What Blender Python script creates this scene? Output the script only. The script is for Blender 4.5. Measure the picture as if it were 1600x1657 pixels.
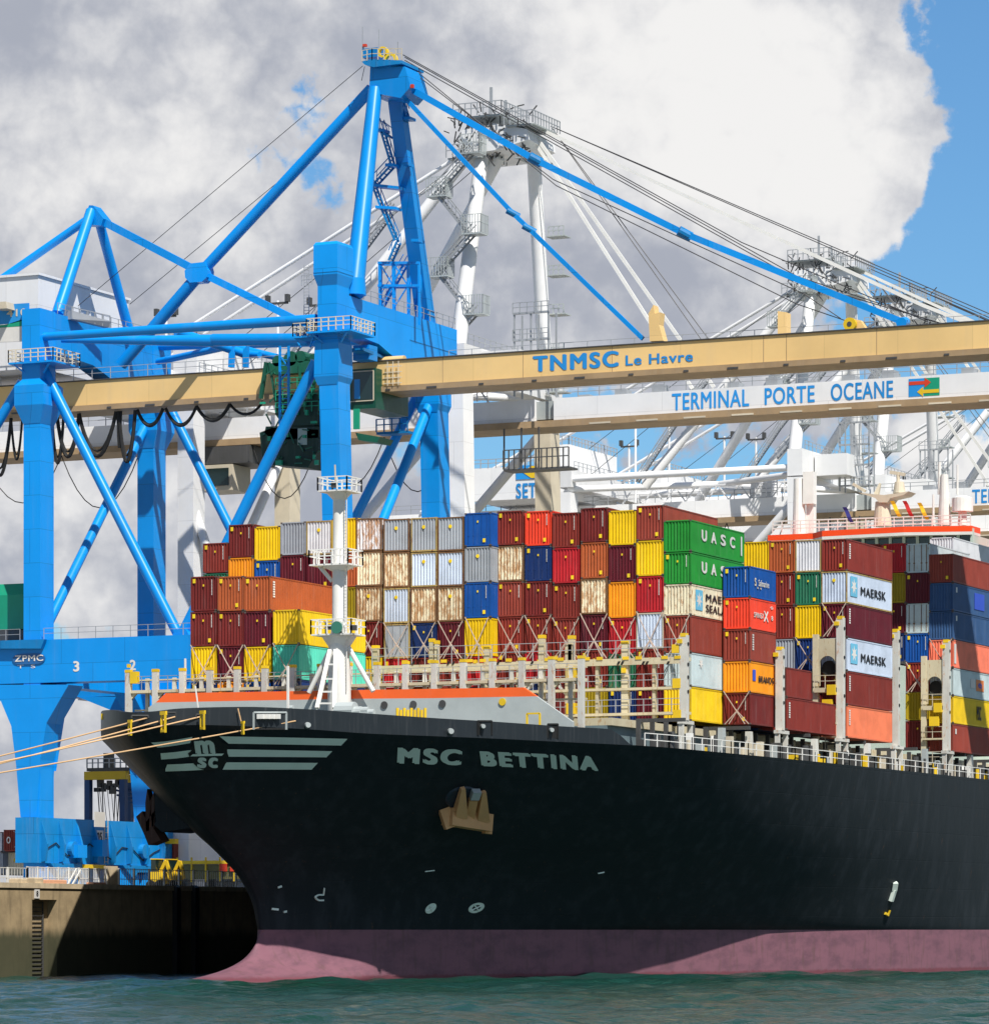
import bpy, math, random
from mathutils import Vector, Matrix
random.seed(7)
R = math.radians
S = bpy.context.scene
for o in list(bpy.data.objects): bpy.data.objects.remove(o)

# ------------------------------------------------------------------ camera
ALPHA = math.atan(3000/6480); FPX = 6480.0
ca, sa = math.cos(ALPHA), math.sin(ALPHA)
CX = 17.5-16.5*ca+333*sa; CY = -16.5*sa-333*ca; CZ = 4.0; HOR = 1505.0
cd = bpy.data.cameras.new('camera'); cam = bpy.data.objects.new('camera', cd)
S.collection.objects.link(cam); S.camera = cam
cam.location = (CX, CY, CZ); cam.rotation_euler = (R(90), 0, ALPHA)
cd.sensor_fit = 'HORIZONTAL'; cd.sensor_width = 36; cd.lens = FPX/1600*36
cd.shift_y = (HOR-828.5)/1600; cd.clip_start = 1; cd.clip_end = 60000

# ------------------------------------------------------------------ light
EXPO = 0.28
SUN_PHI, SUN_EL = 50.0, 53.0       # azimuth from the bow direction (-y) towards port (+x), elevation
sv = Vector((math.sin(R(SUN_PHI))*math.cos(R(SUN_EL)), -math.cos(R(SUN_PHI))*math.cos(R(SUN_EL)), math.sin(R(SUN_EL))))
sl = bpy.data.lights.new('sun', 'SUN'); sl.energy = 5.0; sl.angle = R(0.53); sl.color = (1, .955, .88)
so = bpy.data.objects.new('sun', sl); S.collection.objects.link(so)
so.rotation_euler = sv.to_track_quat('Z', 'Y').to_euler(); so.location = (60, -60, 150)
S.view_settings.view_transform = 'Standard'; S.view_settings.look = 'None'
S.view_settings.exposure = EXPO; S.view_settings.gamma = 1.0; S.view_settings.use_curve_mapping = False

# ------------------------------------------------------------------ node helpers
class NT:
    def __init__(s, nt): s.nt = nt; s.n = nt.nodes; s.l = nt.links
    def new(s, t, **k):
        n = s.n.new(t)
        for a, b in k.items(): setattr(n, a, b)
        return n
    def put(s, sock, v):
        if isinstance(v, bpy.types.NodeSocket): s.l.new(v, sock)
        else: sock.default_value = v
    def m(s, op, a, b=0.0, c=None, clamp=False):
        n = s.new('ShaderNodeMath', operation=op); n.use_clamp = clamp
        s.put(n.inputs[0], a); s.put(n.inputs[1], b)
        if c is not None: s.put(n.inputs[2], c)
        return n.outputs[0]
    def mix(s, f, a, b, blend='MIX'):
        n = s.new('ShaderNodeMix', data_type='RGBA', blend_type=blend)
        s.put(n.inputs['Factor'], f)
        s.put(n.inputs[6], a if isinstance(a, bpy.types.NodeSocket) else (*a, 1)[:4])
        s.put(n.inputs[7], b if isinstance(b, bpy.types.NodeSocket) else (*b, 1)[:4])
        return n.outputs[2]
    def ramp(s, f, lo, hi):
        n = s.new('ShaderNodeMapRange', interpolation_type='SMOOTHSTEP')
        s.put(n.inputs[0], f); n.inputs[1].default_value = lo; n.inputs[2].default_value = hi
        return n.outputs[0]
    def noise(s, vec, scale, detail=4, rough=.55, dim='3D', w=0.0, dist=0.0):
        n = s.new('ShaderNodeTexNoise', noise_dimensions=dim)
        if vec is not None: s.l.new(vec, n.inputs['Vector'])
        n.inputs['Scale'].default_value = scale; n.inputs['Detail'].default_value = detail
        n.inputs['Roughness'].default_value = rough; n.inputs['Distortion'].default_value = dist
        return n.outputs['Fac']
    def mapv(s, vec, scale=(1, 1, 1), loc=(0, 0, 0)):
        n = s.new('ShaderNodeMapping'); s.l.new(vec, n.inputs[0])
        n.inputs['Scale'].default_value = scale; n.inputs['Location'].default_value = loc
        return n.outputs[0]

def lin(c):
    return tuple((v/255/12.92 if v <= 10 else ((v/255+.055)/1.055)**2.4) for v in c)

# ------------------------------------------------------------------ sky: physical sky with cumulus in direction space
W = bpy.data.worlds.new('World'); S.world = W; W.use_nodes = True
t = NT(W.node_tree); t.n.clear()
out = t.new('ShaderNodeOutputWorld'); bg = t.new('ShaderNodeBackground'); t.l.new(bg.outputs[0], out.inputs[0])
SKY = 0.075
bg.inputs[1].default_value = SKY
sky = t.new('ShaderNodeTexSky', sky_type='NISHITA'); sky.sun_disc = False
sky.sun_elevation = R(SUN_EL); sky.sun_rotation = math.atan2(sv.x, sv.y)
sky.air_density = 1.0; sky.dust_density = .6; sky.ozone_density = 2.2
tc = t.new('ShaderNodeTexCoord'); gen = tc.outputs['Generated']
sep = t.new('ShaderNodeSeparateXYZ'); t.l.new(gen, sep.inputs[0]); gx, gy, gz = sep.outputs
# compass bearing and height of each direction, as tangents about the north-north-west bearing of the terminal
fw = t.m('MAXIMUM', t.m('ADD', t.m('MULTIPLY', gx, -sa), t.m('MULTIPLY', gy, ca)), .08)
rt = t.m('ADD', t.m('MULTIPLY', gx, ca), t.m('MULTIPLY', gy, sa))
p = t.m('DIVIDE', rt, fw); q = t.m('DIVIDE', gz, fw)
cmb = t.new('ShaderNodeCombineXYZ'); t.l.new(p, cmb.inputs[0]); t.l.new(q, cmb.inputs[1]); pv = cmb.outputs[0]
warp = t.noise(pv, 40, 7, .64, dim='2D'); warp2 = t.noise(t.mapv(pv, (1, 1, 1), (3.1, 1.7, 0)), 11, 4, .6, dim='2D')
# billows: rounded cells at three sizes, bent by the noise
wv = t.new('ShaderNodeVectorMath', operation='MULTIPLY_ADD'); nc = t.new('ShaderNodeTexNoise'); t.l.new(pv, nc.inputs['Vector']); nc.inputs['Scale'].default_value = 55; nc.inputs['Detail'].default_value = 3
t.l.new(nc.outputs['Color'], wv.inputs[0]); wv.inputs[1].default_value = (.022, .022, 0); t.l.new(pv, wv.inputs[2])
def cells(sc):
    v_ = t.new('ShaderNodeTexVoronoi', feature='F1', voronoi_dimensions='2D'); t.l.new(wv.outputs[0], v_.inputs['Vector']); v_.inputs['Scale'].default_value = sc
    return t.m('SUBTRACT', .42, v_.outputs['Distance'])
bil = t.m('ADD', t.m('ADD', t.m('MULTIPLY', cells(38), .5), t.m('MULTIPLY', cells(90), .34)), t.m('MULTIPLY', cells(210), .2))
n1 = t.m('SUBTRACT', warp, .5); n2 = t.m('SUBTRACT', warp2, .5)
def blob(cx, cy, rx, ry, k):
    a = t.m('DIVIDE', t.m('SUBTRACT', p, (cx-800)/FPX), rx/FPX)
    b = t.m('DIVIDE', t.m('SUBTRACT', q, (HOR-cy)/FPX), ry/FPX)
    d = t.m('ADD', t.m('MULTIPLY', a, a), t.m('MULTIPLY', b, b))
    return t.m('MULTIPLY', t.m('DIVIDE', 1.0, t.m('ADD', 1.0, t.m('MULTIPLY', d, d))), k)
def total(lst, base):
    r = base
    for b in lst: r = t.m('ADD', r, blob(*b))
    return r
blue_f = total([(1770, 120, 330, 420, 1.5), (1640, 500, 240, 130, 1.0), (1500, 30, 90, 120, .5), (505, 215, 85, 110, .6), (570, 320, 110, 70, .44), (430, 120, 80, 50, .2),
                (950, 735, 420, 120, .6), (760, 690, 150, 60, .25), (100, 1060, 300, 60, .5), (380, 700, 90, 60, .35), (1120, 0, 460, 330, -.9), (1290, 230, 190, 150, -.8)], 0.0)
blue_f = t.m('ADD', blue_f, t.m('ADD', t.m('MULTIPLY', n1, 1.25), t.m('MULTIPLY', n2, .9)))
blue_f = t.m('SUBTRACT', blue_f, t.m('MULTIPLY', bil, .55))
blue_m = t.ramp(blue_f, .42, .62)
br_f = total([(1180, 150, 330, 190, .75), (1060, 60, 200, 100, .2), (1330, 330, 130, 120, .45), (170, 210, 200, 120, .38), (420, 330, 220, 90, .3), (90, 60, 160, 60, -.25),
              (1560, 760, 120, 120, .65), (1000, 470, 330, 90, -.35), (1180, 750, 230, 90, -.4), (640, 60, 170, 120, -.3), (560, 170, 140, 90, -.1),
              (120, 760, 200, 120, .1), (300, 950, 400, 90, .1), (1080, 400, 300, 70, -.1)], .25)
br_f = t.m('ADD', br_f, t.m('ADD', t.m('MULTIPLY', n1, 1.45), t.m('MULTIPLY', n2, 1.5)))
br_f = t.m('ADD', br_f, t.m('MULTIPLY', bil, .85))
br = t.ramp(br_f, -.32, 1.2)
cl_dark = lin((172, 177, 190)); cl_light = lin((246, 245, 244))
K = .97/SKY/2**EXPO
cloud = t.mix(br, [c*K for c in cl_dark], [c*K for c in cl_light])
skyc = t.mix(1.0, sky.outputs[0], (.70, 1.10, 1.38), 'MULTIPLY')
final = t.mix(blue_m, cloud, skyc)
up = t.ramp(gz, .27, .42)          # unseen clouds overhead left out to weaken the ambient light
behind = t.ramp(t.m('ABSOLUTE', rt), .3, .62); behind = t.m('MAXIMUM', behind, t.ramp(t.m('ADD', t.m('MULTIPLY', gx, -sa), t.m('MULTIPLY', gy, ca)), .5, .1))  # sides and rear likewise cleared of cloud, to deepen the shadows
final = t.mix(t.m('MAXIMUM', t.m('MULTIPLY', up, .95), t.m('MULTIPLY', behind, .95)), final, sky.outputs[0])
t.l.new(final, bg.inputs[0])

# ------------------------------------------------------------------ survey helpers: sight lines met with known planes
def P(px, py, y):
    k = (px-800)/FPX; rx, ry = ca*k-sa, sa*k+ca; d = (y-CY)/ry
    return Vector((CX+rx*d, y, CZ+(HOR-py)/FPX*d))
def Q(px, py, x):
    k = (px-800)/FPX; rx, ry = ca*k-sa, sa*k+ca; d = (x-CX)/rx
    return Vector((x, CY+ry*d, CZ+(HOR-py)/FPX*d))
def proj(v):
    dx, dy = v[0]-CX, v[1]-CY; X = dx*ca+dy*sa; Z = -dx*sa+dy*ca
    return 800+FPX*X/Z, HOR-FPX*(v[2]-CZ)/Z, Z

# ------------------------------------------------------------------ materials
MATS = {}
def base_mat(name):
    m = bpy.data.materials.new(name); m.use_nodes = True; tt = NT(m.node_tree)
    bs = m.node_tree.nodes['Principled BSDF']; MATS[name] = m
    return m, tt, bs
def paint(name, col, rough=.45, rust=0.0, dirt=.3, metal=0.0, streak=True, rustcol=(.17, .06, .018), scale=.5, spec=.4, bump=0.0, seams=0.0):
    """weathered paint: world-free object coordinates, rain streaks, dirt and rust blotches"""
    if name in MATS: return MATS[name]
    m, tt, bs = base_mat(name)
    co = tt.new('ShaderNodeTexCoord').outputs['Object']
    oi = tt.new('ShaderNodeObjectInfo').outputs['Random']
    off = tt.new('ShaderNodeVectorMath', operation='ADD'); tt.l.new(co, off.inputs[0])
    cc = tt.new('ShaderNodeCombineXYZ'); r100 = tt.m('MULTIPLY', oi, 91.0)
    for i in range(3): tt.l.new(r100, cc.inputs[i])
    tt.l.new(cc.outputs[0], off.inputs[1]); v = off.outputs[0]
    big = tt.noise(v, scale, 5, .6); st = tt.noise(tt.mapv(v, (3.5, 3.5, .22)), scale*1.8, 5, .6)
    c = tt.mix(tt.m('MULTIPLY', tt.ramp(big, .35, .75), dirt), col, [x*.55 for x in col])
    grey = [(x*.6+.12) for x in col]
    if streak: c = tt.mix(tt.m('MULTIPLY', tt.ramp(st, .5, .8), dirt*.8), c, grey)
    if rust > 0:
        rn = tt.noise(tt.mapv(v, (1.6, 1.6, .5)), 2.4, 9, .75)
        lo = .70-.46*rust if rust > .25 else .74-.42*rust
        f = tt.ramp(tt.m('ADD', rn, tt.m('MULTIPLY', tt.m('SUBTRACT', st, .5), .35)), lo, lo+.15)
        rc = tt.mix(tt.noise(v, 9, 3), [x*.5 for x in rustcol], [x*1.9 for x in rustcol])
        c = tt.mix(tt.m('MULTIPLY', f, .86), c, rc)
        tt.l.new(tt.m('ADD', rough, tt.m('MULTIPLY', f, .35), clamp=True), bs.inputs['Roughness'])
    else:
        tt.l.new(tt.m('ADD', rough-.06, tt.m('MULTIPLY', big, .14), clamp=True), bs.inputs['Roughness'])
    if seams:
        sp = tt.new('ShaderNodeSeparateXYZ'); tt.l.new(co, sp.inputs[0]); cv = tt.new('ShaderNodeCombineXYZ')
        tt.l.new(tt.m('ADD', sp.outputs[0], sp.outputs[1]), cv.inputs[0]); tt.l.new(sp.outputs[2], cv.inputs[1])
        bk_ = tt.new('ShaderNodeTexBrick'); tt.l.new(cv.outputs[0], bk_.inputs['Vector']); bk_.inputs['Scale'].default_value = 1
        bk_.inputs['Brick Width'].default_value = 7.3; bk_.inputs['Row Height'].default_value = 3.4; bk_.inputs['Mortar Size'].default_value = .035; bk_.inputs['Mortar Smooth'].default_value = .3
        bk_.inputs['Color1'].default_value = (1, 1, 1, 1); bk_.inputs['Color2'].default_value = (.86, .88, .9, 1); bk_.inputs['Mortar'].default_value = (.55, .55, .55, 1)
        c = tt.mix(seams, c, bk_.outputs['Color'], 'MULTIPLY')
    tone = tt.m('ADD', .87, tt.m('MULTIPLY', oi, .24))
    c = tt.mix(1.0, c, tt_gray(tt, tone), 'MULTIPLY')
    tt.l.new(c, bs.inputs['Base Color']); bs.inputs['Metallic'].default_value = metal
    bs.inputs['Specular IOR Level'].default_value = spec
    if bump:
        b = tt.new('ShaderNodeBump'); b.inputs['Strength'].default_value = bump; b.inputs['Distance'].default_value = .05
        tt.l.new(tt.noise(v, 1.3, 4), b.inputs['Height']); tt.l.new(b.outputs[0], bs.inputs['Normal'])
    return m
def tt_gray(tt, s):
    n = tt.new('ShaderNodeCombineXYZ')
    for i in range(3): tt.l.new(s, n.inputs[i])
    return n.outputs[0]
def ph(c, k=.80):            # photograph tone of a sunlit face -> albedo
    return tuple(min(.85, x/k) for x in lin(c))

M_BLUE = paint('crane_blue_paint', (.001, .29, .80), .36, 0.13, .3, scale=.15, seams=.8)
M_BLUET = paint('crane_blue_tube_paint', (.001, .285, .80), .34, 0.05, .25, scale=.15)
M_WHITET = paint('crane_white_tube_paint', (.84, .84, .84), .42, .04, .22, scale=.2)
M_BLUED = paint('crane_blue_paint_aged', (.003, .22, .55), .45, .14, .45, scale=.3, seams=.9)
M_WHITE = paint('crane_white_paint', (.84, .84, .84), .45, .06, .22, scale=.2, seams=.45)
M_CREAM = paint('cream_paint', (.62, .55, .42), .5, .1, .3)
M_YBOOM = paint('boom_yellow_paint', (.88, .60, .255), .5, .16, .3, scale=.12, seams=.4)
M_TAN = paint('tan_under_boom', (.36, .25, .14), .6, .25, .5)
M_DGREEN = paint('trolley_green_paint', (.008, .10, .06), .45, .1, .4)
M_GREEN2 = paint('bright_green_paint', (.01, .30, .17), .4, 0, .2)
M_BLACKR = paint('black_rubber', (.012, .012, .012), .6, 0, .2)
M_STEEL = paint('dark_steel', (.09, .09, .09), .5, .2, .4, metal=.3)
M_RAIL = paint('galvanised_rail', (.38, .40, .42), .45, .1, .3, metal=.2)
M_LETBLUE = paint('sign_blue', (.02, .28, .70), .4, 0, .1)
M_YEL = paint('safety_yellow', (.78, .52, .02), .45, .05, .2)
M_LB = paint('lashing_bridge_grey', (.62, .55, .38), .5, .34, .4, rustcol=(.32, .16, .05))
M_LBW = paint('lashing_post_white', (.62, .61, .56), .45, .33, .35, rustcol=(.38, .17, .05))
M_SHIPW = paint('ship_white', (.80, .79, .75), .45, .12, .25, rustcol=(.3, .15, .06))
M_SHIPG = paint('ship_grey', (.40, .44, .44), .5, .04, .25)
M_ORANGE = paint('ship_orange_band', (.85, .13, .025), .4, 0, .15)
M_ORANGE2 = paint('deckhouse_orange_band', (.85, .07, .01), .4, 0, .1)
M_GLASS = paint('dark_window_glass', (.01, .025, .025), .08, 0, .1, streak=False, spec=.8)
M_ROPE = paint('mooring_rope', (.66, .42, .22), .8, 0, .3)
M_CABLE = paint('steel_cable', (.03, .03, .035), .5, 0, .1)
M_BROWNA = paint('anchor_rust', (.62, .34, .15), .75, .2, .35)
M_DRUST = paint('dark_rusty_anchor', (.055, .022, .016), .75, .3, .5)
M_ROD = paint('lashing_rod_steel', (.42, .33, .27), .5, .2, .3)
M_LET = paint('hull_letter_paint', (.74, .84, .77), .5, .02, .2)

def hull_mat():
    m, tt, bs = base_mat('black_hull_paint')
    g = tt.new('ShaderNodeTexCoord').outputs['Object']
    st = tt.noise(tt.mapv(g, (1, .55, .045)), 1.2, 6, .6); big = tt.noise(g, .07, 5, .6)
    pl = tt.noise(tt.mapv(g, (1, .9, .3)), .8, 3)
    c = tt.mix(tt.ramp(st, .42, .75), (.019, .024, .029), (.034, .041, .049))
    c = tt.mix(tt.m('MULTIPLY', tt.ramp(big, .4, .7), .5), c, (.018, .023, .028))
    sp = tt.new('ShaderNodeSeparateXYZ'); tt.l.new(g, sp.inputs[0])
    rs = tt.noise(tt.mapv(g, (1, .7, .12)), 3.0, 7, .7)
    c = tt.mix(tt.m('MULTIPLY', tt.ramp(rs, .62, .72), .5), c, (.13, .07, .04))
    # weld seams of the plating
    br = tt.new('ShaderNodeTexBrick'); br.inputs['Scale'].default_value = .1
    mv = tt.new('ShaderNodeCombineXYZ'); tt.l.new(sp.outputs[1], mv.inputs[0]); tt.l.new(sp.outputs[2], mv.inputs[1])
    tt.l.new(mv.outputs[0], br.inputs['Vector'])
    br.inputs['Mortar Size'].default_value = .004; br.inputs['Brick Width'].default_value = 1.1; br.inputs['Row Height'].default_value = .26
    tt.l.new(c, bs.inputs['Base Color'])
    tt.l.new(tt.m('ADD', .38, tt.m('MULTIPLY', st, .25)), bs.inputs['Roughness'])
    b = tt.new('ShaderNodeBump'); b.inputs['Strength'].default_value = .6; b.inputs['Distance'].default_value = .05
    tt.l.new(tt.m('ADD', tt.m('MULTIPLY', br.outputs['Fac'], -.6), tt.m('MULTIPLY', pl, .9)), b.inputs['Height'])
    tt.l.new(b.outputs[0], bs.inputs['Normal']); bs.inputs['Specular IOR Level'].default_value = .08
    return m
M_HULL = hull_mat()
def boot_mat():
    m, tt, bs = base_mat('antifouling_paint')
    g = tt.new('ShaderNodeTexCoord').outputs['Object']
    st = tt.noise(tt.mapv(g, (1, .35, .9)), .9, 7, .65); s2 = tt.noise(tt.mapv(g, (1, 1.2, .25)), 1.3, 6, .6)
    sp = tt.new('ShaderNodeSeparateXYZ'); tt.l.new(g, sp.inputs[0])
    c = tt.mix(tt.ramp(st, .4, .7), (.21, .095, .125), (.14, .068, .092))
    c = tt.mix(tt.m('MULTIPLY', tt.ramp(s2, .5, .72), .7), c, (.13, .07, .075))
    wl = tt.ramp(tt.m('ADD', sp.outputs[2], tt.m('MULTIPLY', s2, .5)), .75, .5)
    c = tt.mix(tt.m('MULTIPLY', wl, .7), c, (.14, .035, .045))
    tt.l.new(c, bs.inputs['Base Color']); bs.inputs['Roughness'].default_value = .6
    bs.inputs['Specular IOR Level'].default_value = .25
    return m
M_BOOT = boot_mat()
def concrete(name, col, moss=True):
    m, tt, bs = base_mat(name)
    g = tt.new('ShaderNodeTexCoord').outputs['Object']
    a = tt.noise(g, .6, 7, .65); s = tt.noise(tt.mapv(g, (1, .9, .12)), 1.6, 6, .6)
    sp = tt.new('ShaderNodeSeparateXYZ'); tt.l.new(g, sp.inputs[0])
    c = tt.mix(tt.ramp(a, .3, .7), [x*.7 for x in col], col)
    c = tt.mix(tt.m('MULTIPLY', tt.ramp(s, .5, .7), .55), c, [x*.4 for x in col])
    if moss:
        w = tt.ramp(tt.m('ADD', sp.outputs[2], tt.m('MULTIPLY', tt.m('SUBTRACT', s, .5), 1.4)), 4.4, 3.2)
        c = tt.mix(tt.m('MULTIPLY', w, .9), c, (.035, .042, .02))
    tt.l.new(c, bs.inputs['Base Color']); bs.inputs['Roughness'].default_value = .85
    b = tt.new('ShaderNodeBump'); b.inputs['Strength'].default_value = .5; b.inputs['Distance'].default_value = .06
    tt.l.new(a, b.inputs['Height']); tt.l.new(b.outputs[0], bs.inputs['Normal'])
    return m
M_QUAY = concrete('quay_wall_concrete', (.40, .30, .17)); M_COPE = concrete('coping_concrete', (.62, .50, .33), False)
M_APRON = concrete('apron_concrete', (.33, .31, .28), False)
def water_mat():
    m, tt, bs = base_mat('harbour_water')
    g = tt.new('ShaderNodeTexCoord').outputs['Object']
    n = tt.noise(tt.mapv(g, (1, 1, 1)), .05, 4, .6); f = tt.noise(g, .5, 3)
    c = tt.mix(tt.ramp(n, .35, .65), (.008, .042, .028), (.010, .050, .042))
    tt.l.new(c, bs.inputs['Base Color']); bs.inputs['Roughness'].default_value = .16
    bs.inputs['IOR'].default_value = 1.33; bs.inputs['Specular IOR Level'].default_value = .5
    h = tt.m('ADD', tt.m('MULTIPLY', tt.noise(g, .45, 5, .6), 1.0), tt.m('MULTIPLY', tt.noise(tt.mapv(g, (1, 1, 1), (9, 4, 0)), 2.2, 4, .6), .45))
    b = tt.new('ShaderNodeBump'); b.inputs['Strength'].default_value = 1.0; b.inputs['Distance'].default_value = .38
    tt.l.new(h, b.inputs['Height']); tt.l.new(b.outputs[0], bs.inputs['Normal'])
    return m
M_WATER = water_mat()

# ------------------------------------------------------------------ object helpers
COL = S.collection
def tag(o, label=None, cat=None, group=None, kind=None):
    if label: o['label'] = label
    if cat: o['category'] = cat
    if group: o['group'] = group
    if kind: o['kind'] = kind
    return o
def empty(name, loc=(0, 0, 0), label=None, cat=None, group=None):
    o = bpy.data.objects.new(name, None); COL.objects.link(o); o.location = loc; o.empty_display_size = .5
    return tag(o, label, cat, group)
SPLIT = {'leg_cage_x', 'diagonal_brace', 'equipment_box', 'eye_hole', 'deck_fitting', 'side_frame', 'stiffener_rib', 'top_beam', 'wheel', 'winch_drum', 'navigation_light', 'post_cap', 'boom_hanger', 'bridge_wing', 'window_mullion', 'warning_patch', 'hazard_stripe', 'rail_clamp', 'weld_seam', 'stair_landing', 'apex_platform', 'trolley_fitting', 'bollard_pair', 'mast_leg', 'hatch_cover', 'bracket', 'tube_support', 'warning_board', 'rail_plate', 'bow_chock', 'platform_bracket', 'stencil', 'buffer', 'whip_aerial', 'trolley_hanger', 'portal', 'valve_row', 'lift_post', 'trolley_machinery', 'drive_motor'}
class MB:
    def __init__(s): s.v = []; s.f = []; s.g = []
    def add(s, vs, fs):
        n = len(s.v); s.g.append((n, len(s.f))); s.v += [tuple(a) for a in vs]; s.f += [tuple(i+n for i in f) for f in fs]; return s
    def box(s, x0, x1, y0, y1, z0, z1):
        vs = [(x, y, z) for z in (z0, z1) for y in (y0, y1) for x in (x0, x1)]
        return s.add(vs, [(0, 2, 3, 1), (4, 5, 7, 6), (0, 1, 5, 4), (2, 6, 7, 3), (0, 4, 6, 2), (1, 3, 7, 5)])
    def cb(s, c, sx, sy, sz): return s.box(c[0]-sx/2, c[0]+sx/2, c[1]-sy/2, c[1]+sy/2, c[2]-sz/2, c[2]+sz/2)
    def bar(s, a, b, w, h, w2=None, h2=None, up=(0, 0, 1)):
        a, b = Vector(a), Vector(b); d = (b-a).normalized(); u = Vector(up)
        if abs(d.dot(u)) > .97: u = Vector((0, 1, 0))
        r = d.cross(u).normalized(); u = r.cross(d)
        w2 = w if w2 is None else w2; h2 = h if h2 is None else h2
        vs = [a+r*w/2*i+u*h/2*j for i, j in ((-1, -1), (1, -1), (1, 1), (-1, 1))]+[b+r*w2/2*i+u*h2/2*j for i, j in ((-1, -1), (1, -1), (1, 1), (-1, 1))]
        return s.add(vs, [(3, 2, 1, 0), (4, 5, 6, 7), (0, 1, 5, 4), (1, 2, 6, 5), (2, 3, 7, 6), (3, 0, 4, 7)])
    def tube(s, a, b, r, n=12, r2=None, cap=True):
        a, b = Vector(a), Vector(b); d = (b-a).normalized(); u = Vector((0, 0, 1)) if abs(d.z) < .9 else Vector((0, 1, 0))
        x = d.cross(u).normalized(); y = x.cross(d); r2 = r if r2 is None else r2
        vs = [p0+(x*math.cos(2*math.pi*i/n)+y*math.sin(2*math.pi*i/n))*rr for p0, rr in ((a, r), (b, r2)) for i in range(n)]
        fs = [(i, (i+1) % n, n+(i+1) % n, n+i) for i in range(n)]
        if cap: fs += [tuple(range(n))[::-1], tuple(range(n, 2*n))]
        return s.add(vs, fs)
    def path(s, pts, r, n=5):
        for a, b in zip(pts, pts[1:]): s.tube(a, b, r, n, cap=False)
        return s
    def prism(s, poly, d):          # closed polygon extruded by vector d
        n = len(poly); d = Vector(d); vs = [Vector(q) for q in poly]; vs += [q+d for q in vs]
        return s.add(vs, [tuple(range(n))[::-1], tuple(range(n, 2*n))]+[(i, (i+1) % n, n+(i+1) % n, n+i) for i in range(n)])
    def loft(s, secs, cap=True):
        n = len(secs[0]); vs = [v for q in secs for v in q]
        fs = [(k*n+i, k*n+(i+1) % n, (k+1)*n+(i+1) % n, (k+1)*n+i) for k in range(len(secs)-1) for i in range(n)]
        if cap: fs += [tuple(range(n))[::-1], tuple(range((len(secs)-1)*n, len(secs)*n))]
        return s.add(vs, fs)
    def rail(s, pts, h=1.1, step=1.6, r=.035, mids=(.55,)):
        for a, b in zip(pts, pts[1:]):
            a, b = Vector(a), Vector(b); L = (b-a).length; n = max(1, round(L/step))
            for i in range(n+1):
                q = a.lerp(b, i/n); s.bar(q, q+Vector((0, 0, h)), r*2, r*2)
            for f in (*mids, 1.0): s.bar(a+Vector((0, 0, h*f)), b+Vector((0, 0, h*f)), r*1.7, r*1.7)
        return s
    def stair(s, a, b, w=.8, r=.04, n=None):
        a, b = Vector(a), Vector(b); side = Vector((0, 0, 1)).cross(b-a).normalized()*w/2; n = n or max(3, int(abs(b.z-a.z)/.35))
        for k in (-1, 1):
            s.bar(a+side*k, b+side*k, .07, .22); s.bar(a+side*k+Vector((0, 0, 1)), b+side*k+Vector((0, 0, 1)), r*1.6, r*1.6)
            for i in range(0, n+1, 3): q = a.lerp(b, i/n)+side*k; s.bar(q, q+Vector((0, 0, 1)), r, r)
        for i in range(n): q = a.lerp(b, (i+.5)/n); s.bar(q-side, q+side, .22, .04)
        return s
    def build(s, name, mat, parent=None, smooth=False, loc=None):
        if name in SPLIT and 1 < len(s.g) <= 100:
            first = None; ends = s.g[1:]+[(len(s.v), len(s.f))]
            for (v0, f0), (v1, f1) in zip(s.g, ends):
                m_ = MB(); m_.add(s.v[v0:v1], [tuple(i-v0 for i in f) for f in s.f[f0:f1]]); o = m_.build(name, mat, parent, smooth, loc); first = first or o
            return first
        me = bpy.data.meshes.new(name); me.from_pydata(s.v, [], s.f); me.update()
        if smooth:
            me.polygons.foreach_set('use_smooth', [True]*len(me.polygons))
        me.materials.append(mat)
        o = bpy.data.objects.new(name, me); COL.objects.link(o)
        if parent:
            o.parent = parent; o.matrix_parent_inverse = parent.matrix_basis.inverted() if loc is None else Matrix()
        if loc is not None: o.location = loc
        return o
def smooth_by_angle(o, ang=35):
    me = o.data; me.polygons.foreach_set('use_smooth', [True]*len(me.polygons))
    try: me.set_sharp_from_angle(angle=R(ang))
    except Exception: pass
    return o
_tc = {}
def text2d(body, bold=0.0, shear=0.0):
    """outline letters, thickened by overlaid shifted copies (each its own thin layer); returns (u, v, layer)"""
    k = (body, bold, shear)
    if k in _tc: return _tc[k]
    cu = bpy.data.curves.new('lettering', 'FONT'); cu.body = body; cu.size = 1; cu.shear = shear; cu.resolution_u = 5; cu.space_character = 1+bold*4
    ob = bpy.data.objects.new('lettering', cu); COL.objects.link(ob)
    dg = bpy.context.evaluated_depsgraph_get(); me = bpy.data.meshes.new_from_object(ob.evaluated_get(dg))
    vs0 = [(v.co.x, v.co.y) for v in me.vertices]; fs0 = [tuple(q.vertices) for q in me.polygons]
    bpy.data.objects.remove(ob); bpy.data.meshes.remove(me)
    sh = [(0, 0)] if not bold else [(-bold, 0), (0, 0), (bold, 0), (-bold, bold*.6), (bold, -bold*.6), (0, bold*.6), (0, -bold*.6)]
    vs = []; fs = []
    for L, (dx, dy) in enumerate(sh):
        n = len(vs); vs += [(a+dx, b+dy, L) for a, b in vs0]; fs += [tuple(i+n for i in f) for f in fs0]
    x0, x1 = min(a[0] for a in vs), max(a[0] for a in vs); y0, y1 = min(a[1] for a in vs), max(a[1] for a in vs)
    vs = [((a-x0)/(x1-x0), (b-y0)/(y1-y0), L) for a, b, L in vs]
    _tc[k] = (vs, fs); return _tc[k]
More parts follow.
